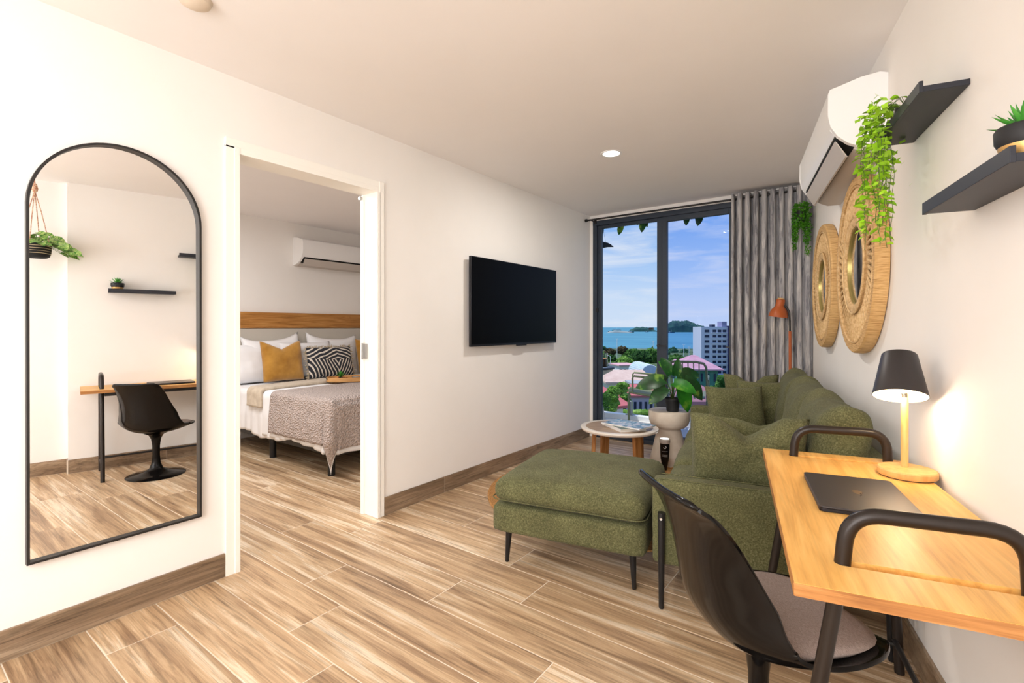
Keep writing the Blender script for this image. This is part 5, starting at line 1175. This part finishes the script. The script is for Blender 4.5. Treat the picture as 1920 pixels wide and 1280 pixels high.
o, L, h_ = bld('apartment_tower', 'pale ten-storey apartment tower by the shore in the right pane', 1315, 1364, 613, D_, 14, wt)
k_ = D_ / 918.0
windows(o, L, h_, 1, 9, h_ - 90 * k_, h_ - 1.0, .78, .5, x0=-.5 + 5 / 49, x1=-.5 + 16 / 49)
windows(o, L, h_, 3, 9, h_ - 90 * k_, h_ - 1.0, .72, .5, x0=-.5 + 20 / 49, x1=.5 - 1 / 49)
for j in range(9):
    zz = h_ - 1.0 - (j + .95) * (90 * k_ - 1) / 9; MB().b2(L * (-.5 + 19 / 49), L / 2 + .1, -.5, .1, zz, zz + .5).build('balcony_band', wt, o, smooth=0)
MB().b2(-L * .05, L * .08, 2, 6, h_, h_ + 1.5).build('roof_tank', M['_win'], o, smooth=0); MB().b2(L * .32, L * .5, 1, 8, h_, h_ + 3.2).build('roof_house', flatmat('tower_shade', (150, 150, 176)), o, smooth=0)
MB().b2(L * .5, L * .75, -1.5, 10, 0, h_ + .6).build('side_wing', flatmat('navy_wing', (52, 54, 92)), o, smooth=0)
def hip(o, L, d0, d1, z, rise, m, ov=1.0, ridge=.35, name='roof'):
    x0, x1, y0, y1 = -L / 2 - ov, L / 2 + ov, d0 - ov, d1 + ov; ym = (y0 + y1) / 2
    vs = [(x0, y0, z), (x1, y0, z), (x1, y1, z), (x0, y1, z), (x0 + (x1 - x0) * ridge, ym, z + rise), (x1 - (x1 - x0) * ridge, ym, z + rise), (x0, y0, z - .4), (x1, y0, z - .4), (x1, y1, z - .4), (x0, y1, z - .4)]
    return MB().add(vs, [(0, 1, 5, 4), (1, 2, 5), (2, 3, 4, 5), (3, 0, 4), (6, 7, 1, 0), (7, 8, 2, 1), (8, 9, 3, 2), (9, 6, 0, 3), (9, 8, 7, 6)]).build(name, m, o, smooth=0)
o, L, h_ = bld('green_building', 'green painted building under a wide pink hipped roof', 1287, 1345, 692, 170, 20, vary(mat('green_render', rough=.9), [(.3, (70, 128, 108)), (.7, (98, 154, 130))], nscale=.4), rot=-.12)
hip(o, L, 0, 24, h_, 4.2, pinkr, 1.6, .45); windows(o, L, h_, 5, 3, 2, h_ - 1, .28, .7, frame=False)
o, L, h_ = bld('annex_house', 'white house with pink roof left of the green building', 1272, 1283, 690, 190, 12, flatmat('annex_white', (190, 204, 220)), rot=-.12); hip(o, L, 0, 12, h_, 3.0, pinkr, 2.2, .3); windows(o, L, h_, 2, 3, 2, h_ - 1, .4, .5, frame=False)
o, L, h_ = bld('white_flat_building', 'white low building with flat pinkish roof edge between the trees', 1160, 1197, 686, 230, 12, flatmat('white_render', (222, 222, 224)), rot=.2)
MB().b2(-L / 2 - .6, L / 2 + .6, -1, 13, h_, h_ + .5).build('roof_slab', flatmat('roof_edge', (222, 170, 176)), o, smooth=0); windows(o, L, h_, 5, 3, 1, h_ - .6, .45, .42)
o, L, h_ = bld('vaulted_hall', 'hall with a pale blue barrel vaulted roof behind the balcony chair', 1200, 1236, 704, 150, 14, flatmat('hall_wall', (190, 198, 206)))
vb = MB(); nn_ = 16; vs = [(-L / 2 + L * (1 - math.cos(PI * i / nn_)) / 2, y, h_ + L * .55 * math.sin(PI * i / nn_)) for y in (-1, 15) for i in range(nn_ + 1)]
vb.add(vs, [(i, i + 1, nn_ + 2 + i, nn_ + 1 + i) for i in range(nn_)] + [tuple(range(nn_, -1, -1))]); vb.build('vault', flatmat('vault_glass', (176, 196, 220), .4), o, smooth=0)
for i in range(1, nn_): MB().b2(vs[i][0] - .08, vs[i][0] + .08, -1.15, 15, vs[i][2] - .1, vs[i][2] + .12).build('vault_rib', M['white'], o, smooth=0)
o, L, h_ = bld('salmon_roof_house', 'wide building with salmon tiled roof across the left pane', 1140, 1222, 716, 130, 12, flatmat('cream_render', (224, 214, 206))); hip(o, L, 0, 14, h_, 2.6, salm, .8, .1); windows(o, L, h_, 9, 3, 1.5, h_ - .6, .5, .5, frame=False)
o, L, h_ = bld('mauve_building', 'mauve two-tone building with rows of dark windows low in the left pane', 1166, 1246, 741, 100, 10, flatmat('mauve_render', (196, 184, 206))); hip(o, L, 0, 11, h_, 1.6, redr, .6, .15); windows(o, L, h_, 8, 4, 1.0, h_ - .4, .45, .45)
o, L, h_ = bld('red_roof_house', 'white house under a large red sloping roof at the lower left', 1138, 1172, 760, 72, 8, flatmat('bright_white_render', (236, 238, 240)), rot=.5); hip(o, L, 0, 9, h_, 2.2, redr, .9, .2); windows(o, L, h_, 4, 5, 1.0, h_ - .4, .35, .5, frame=False)
o, L, h_ = bld('cream_shop_block', 'small cream block with flat roof between the salmon and the mauve buildings', 1186, 1222, 722, 112, 6, flatmat('cream_block', (232, 228, 220))); windows(o, L, h_, 5, 4, 1.0, h_ - .4, .5, .4)
MB().b2(-L / 2 - .3, L / 2 + .3, -.4, 6.3, h_, h_ + .4).build('roof_slab', flatmat('grey_slab', (170, 172, 176)), o, smooth=0)
hd = at(1208, 768, 84); hg_ = thing('garden_hedge', 'bright green clipped hedge before the mauve building', 'hedge', (hd.x, hd.y, GZ), YAW)
def hfn(u_, v_): a = 2 * PI * v_; return Vector(((u_ - .5) * 12, .8 * math.cos(a) + .1 * noise.noise(Vector((u_ * 30, v_ * 9, 0))), hd.z - GZ - .6 + .6 * math.sin(a) + .15 * noise.noise(Vector((u_ * 40, v_ * 5, 2)))))
tag(MB().grid(hfn, 80, 12).build('leaves', T_lite, hg_, smooth=0), kind='stuff'); MB().b2(-6, 6, -.5, .5, 0, hd.z - GZ - .5).build('bank', land_m, hg_, smooth=0)
o, L, h_ = bld('pink_roof_terrace', 'low terrace building with dull pink roof under the right pane', 1296, 1350, 752, 62, 9, flatmat('terrace_wall', (170, 170, 176))); hip(o, L, 0, 10, h_, 1.4, flatmat('dull_pink', (170, 120, 120)), .6, .2); windows(o, L, h_, 5, 4, 1.0, h_ - .4, .4, .45, frame=False)
for (px, py, h2, dp, lb) in ((1157, 652, 16, 420, 'thin white street light mast in the left pane'), (1225, 654, 14, 430, 'thin white street light mast left of the mullion'), (1292, 668, 17, 430, 'tall thin white mast before the sea in the right pane'), (1282, 655, 8, 430, 'short thin white mast before the sea in the right pane')):
    a = at(px, py, dp); o = thing('light_mast', lb, 'mast', (a.x, a.y, GZ), 0, 'white masts by the shore'); MB().tube([(0, 0, 0), (0, 0, a.z - GZ + h2 / 918 * dp)], .22, 6).build('pole', M['white'], o); MB().b2(-1.2, 1.2, -.2, .2, a.z - GZ + h2 / 918 * dp, a.z - GZ + h2 / 918 * dp + .3).build('lamp_head', M['white'], o)
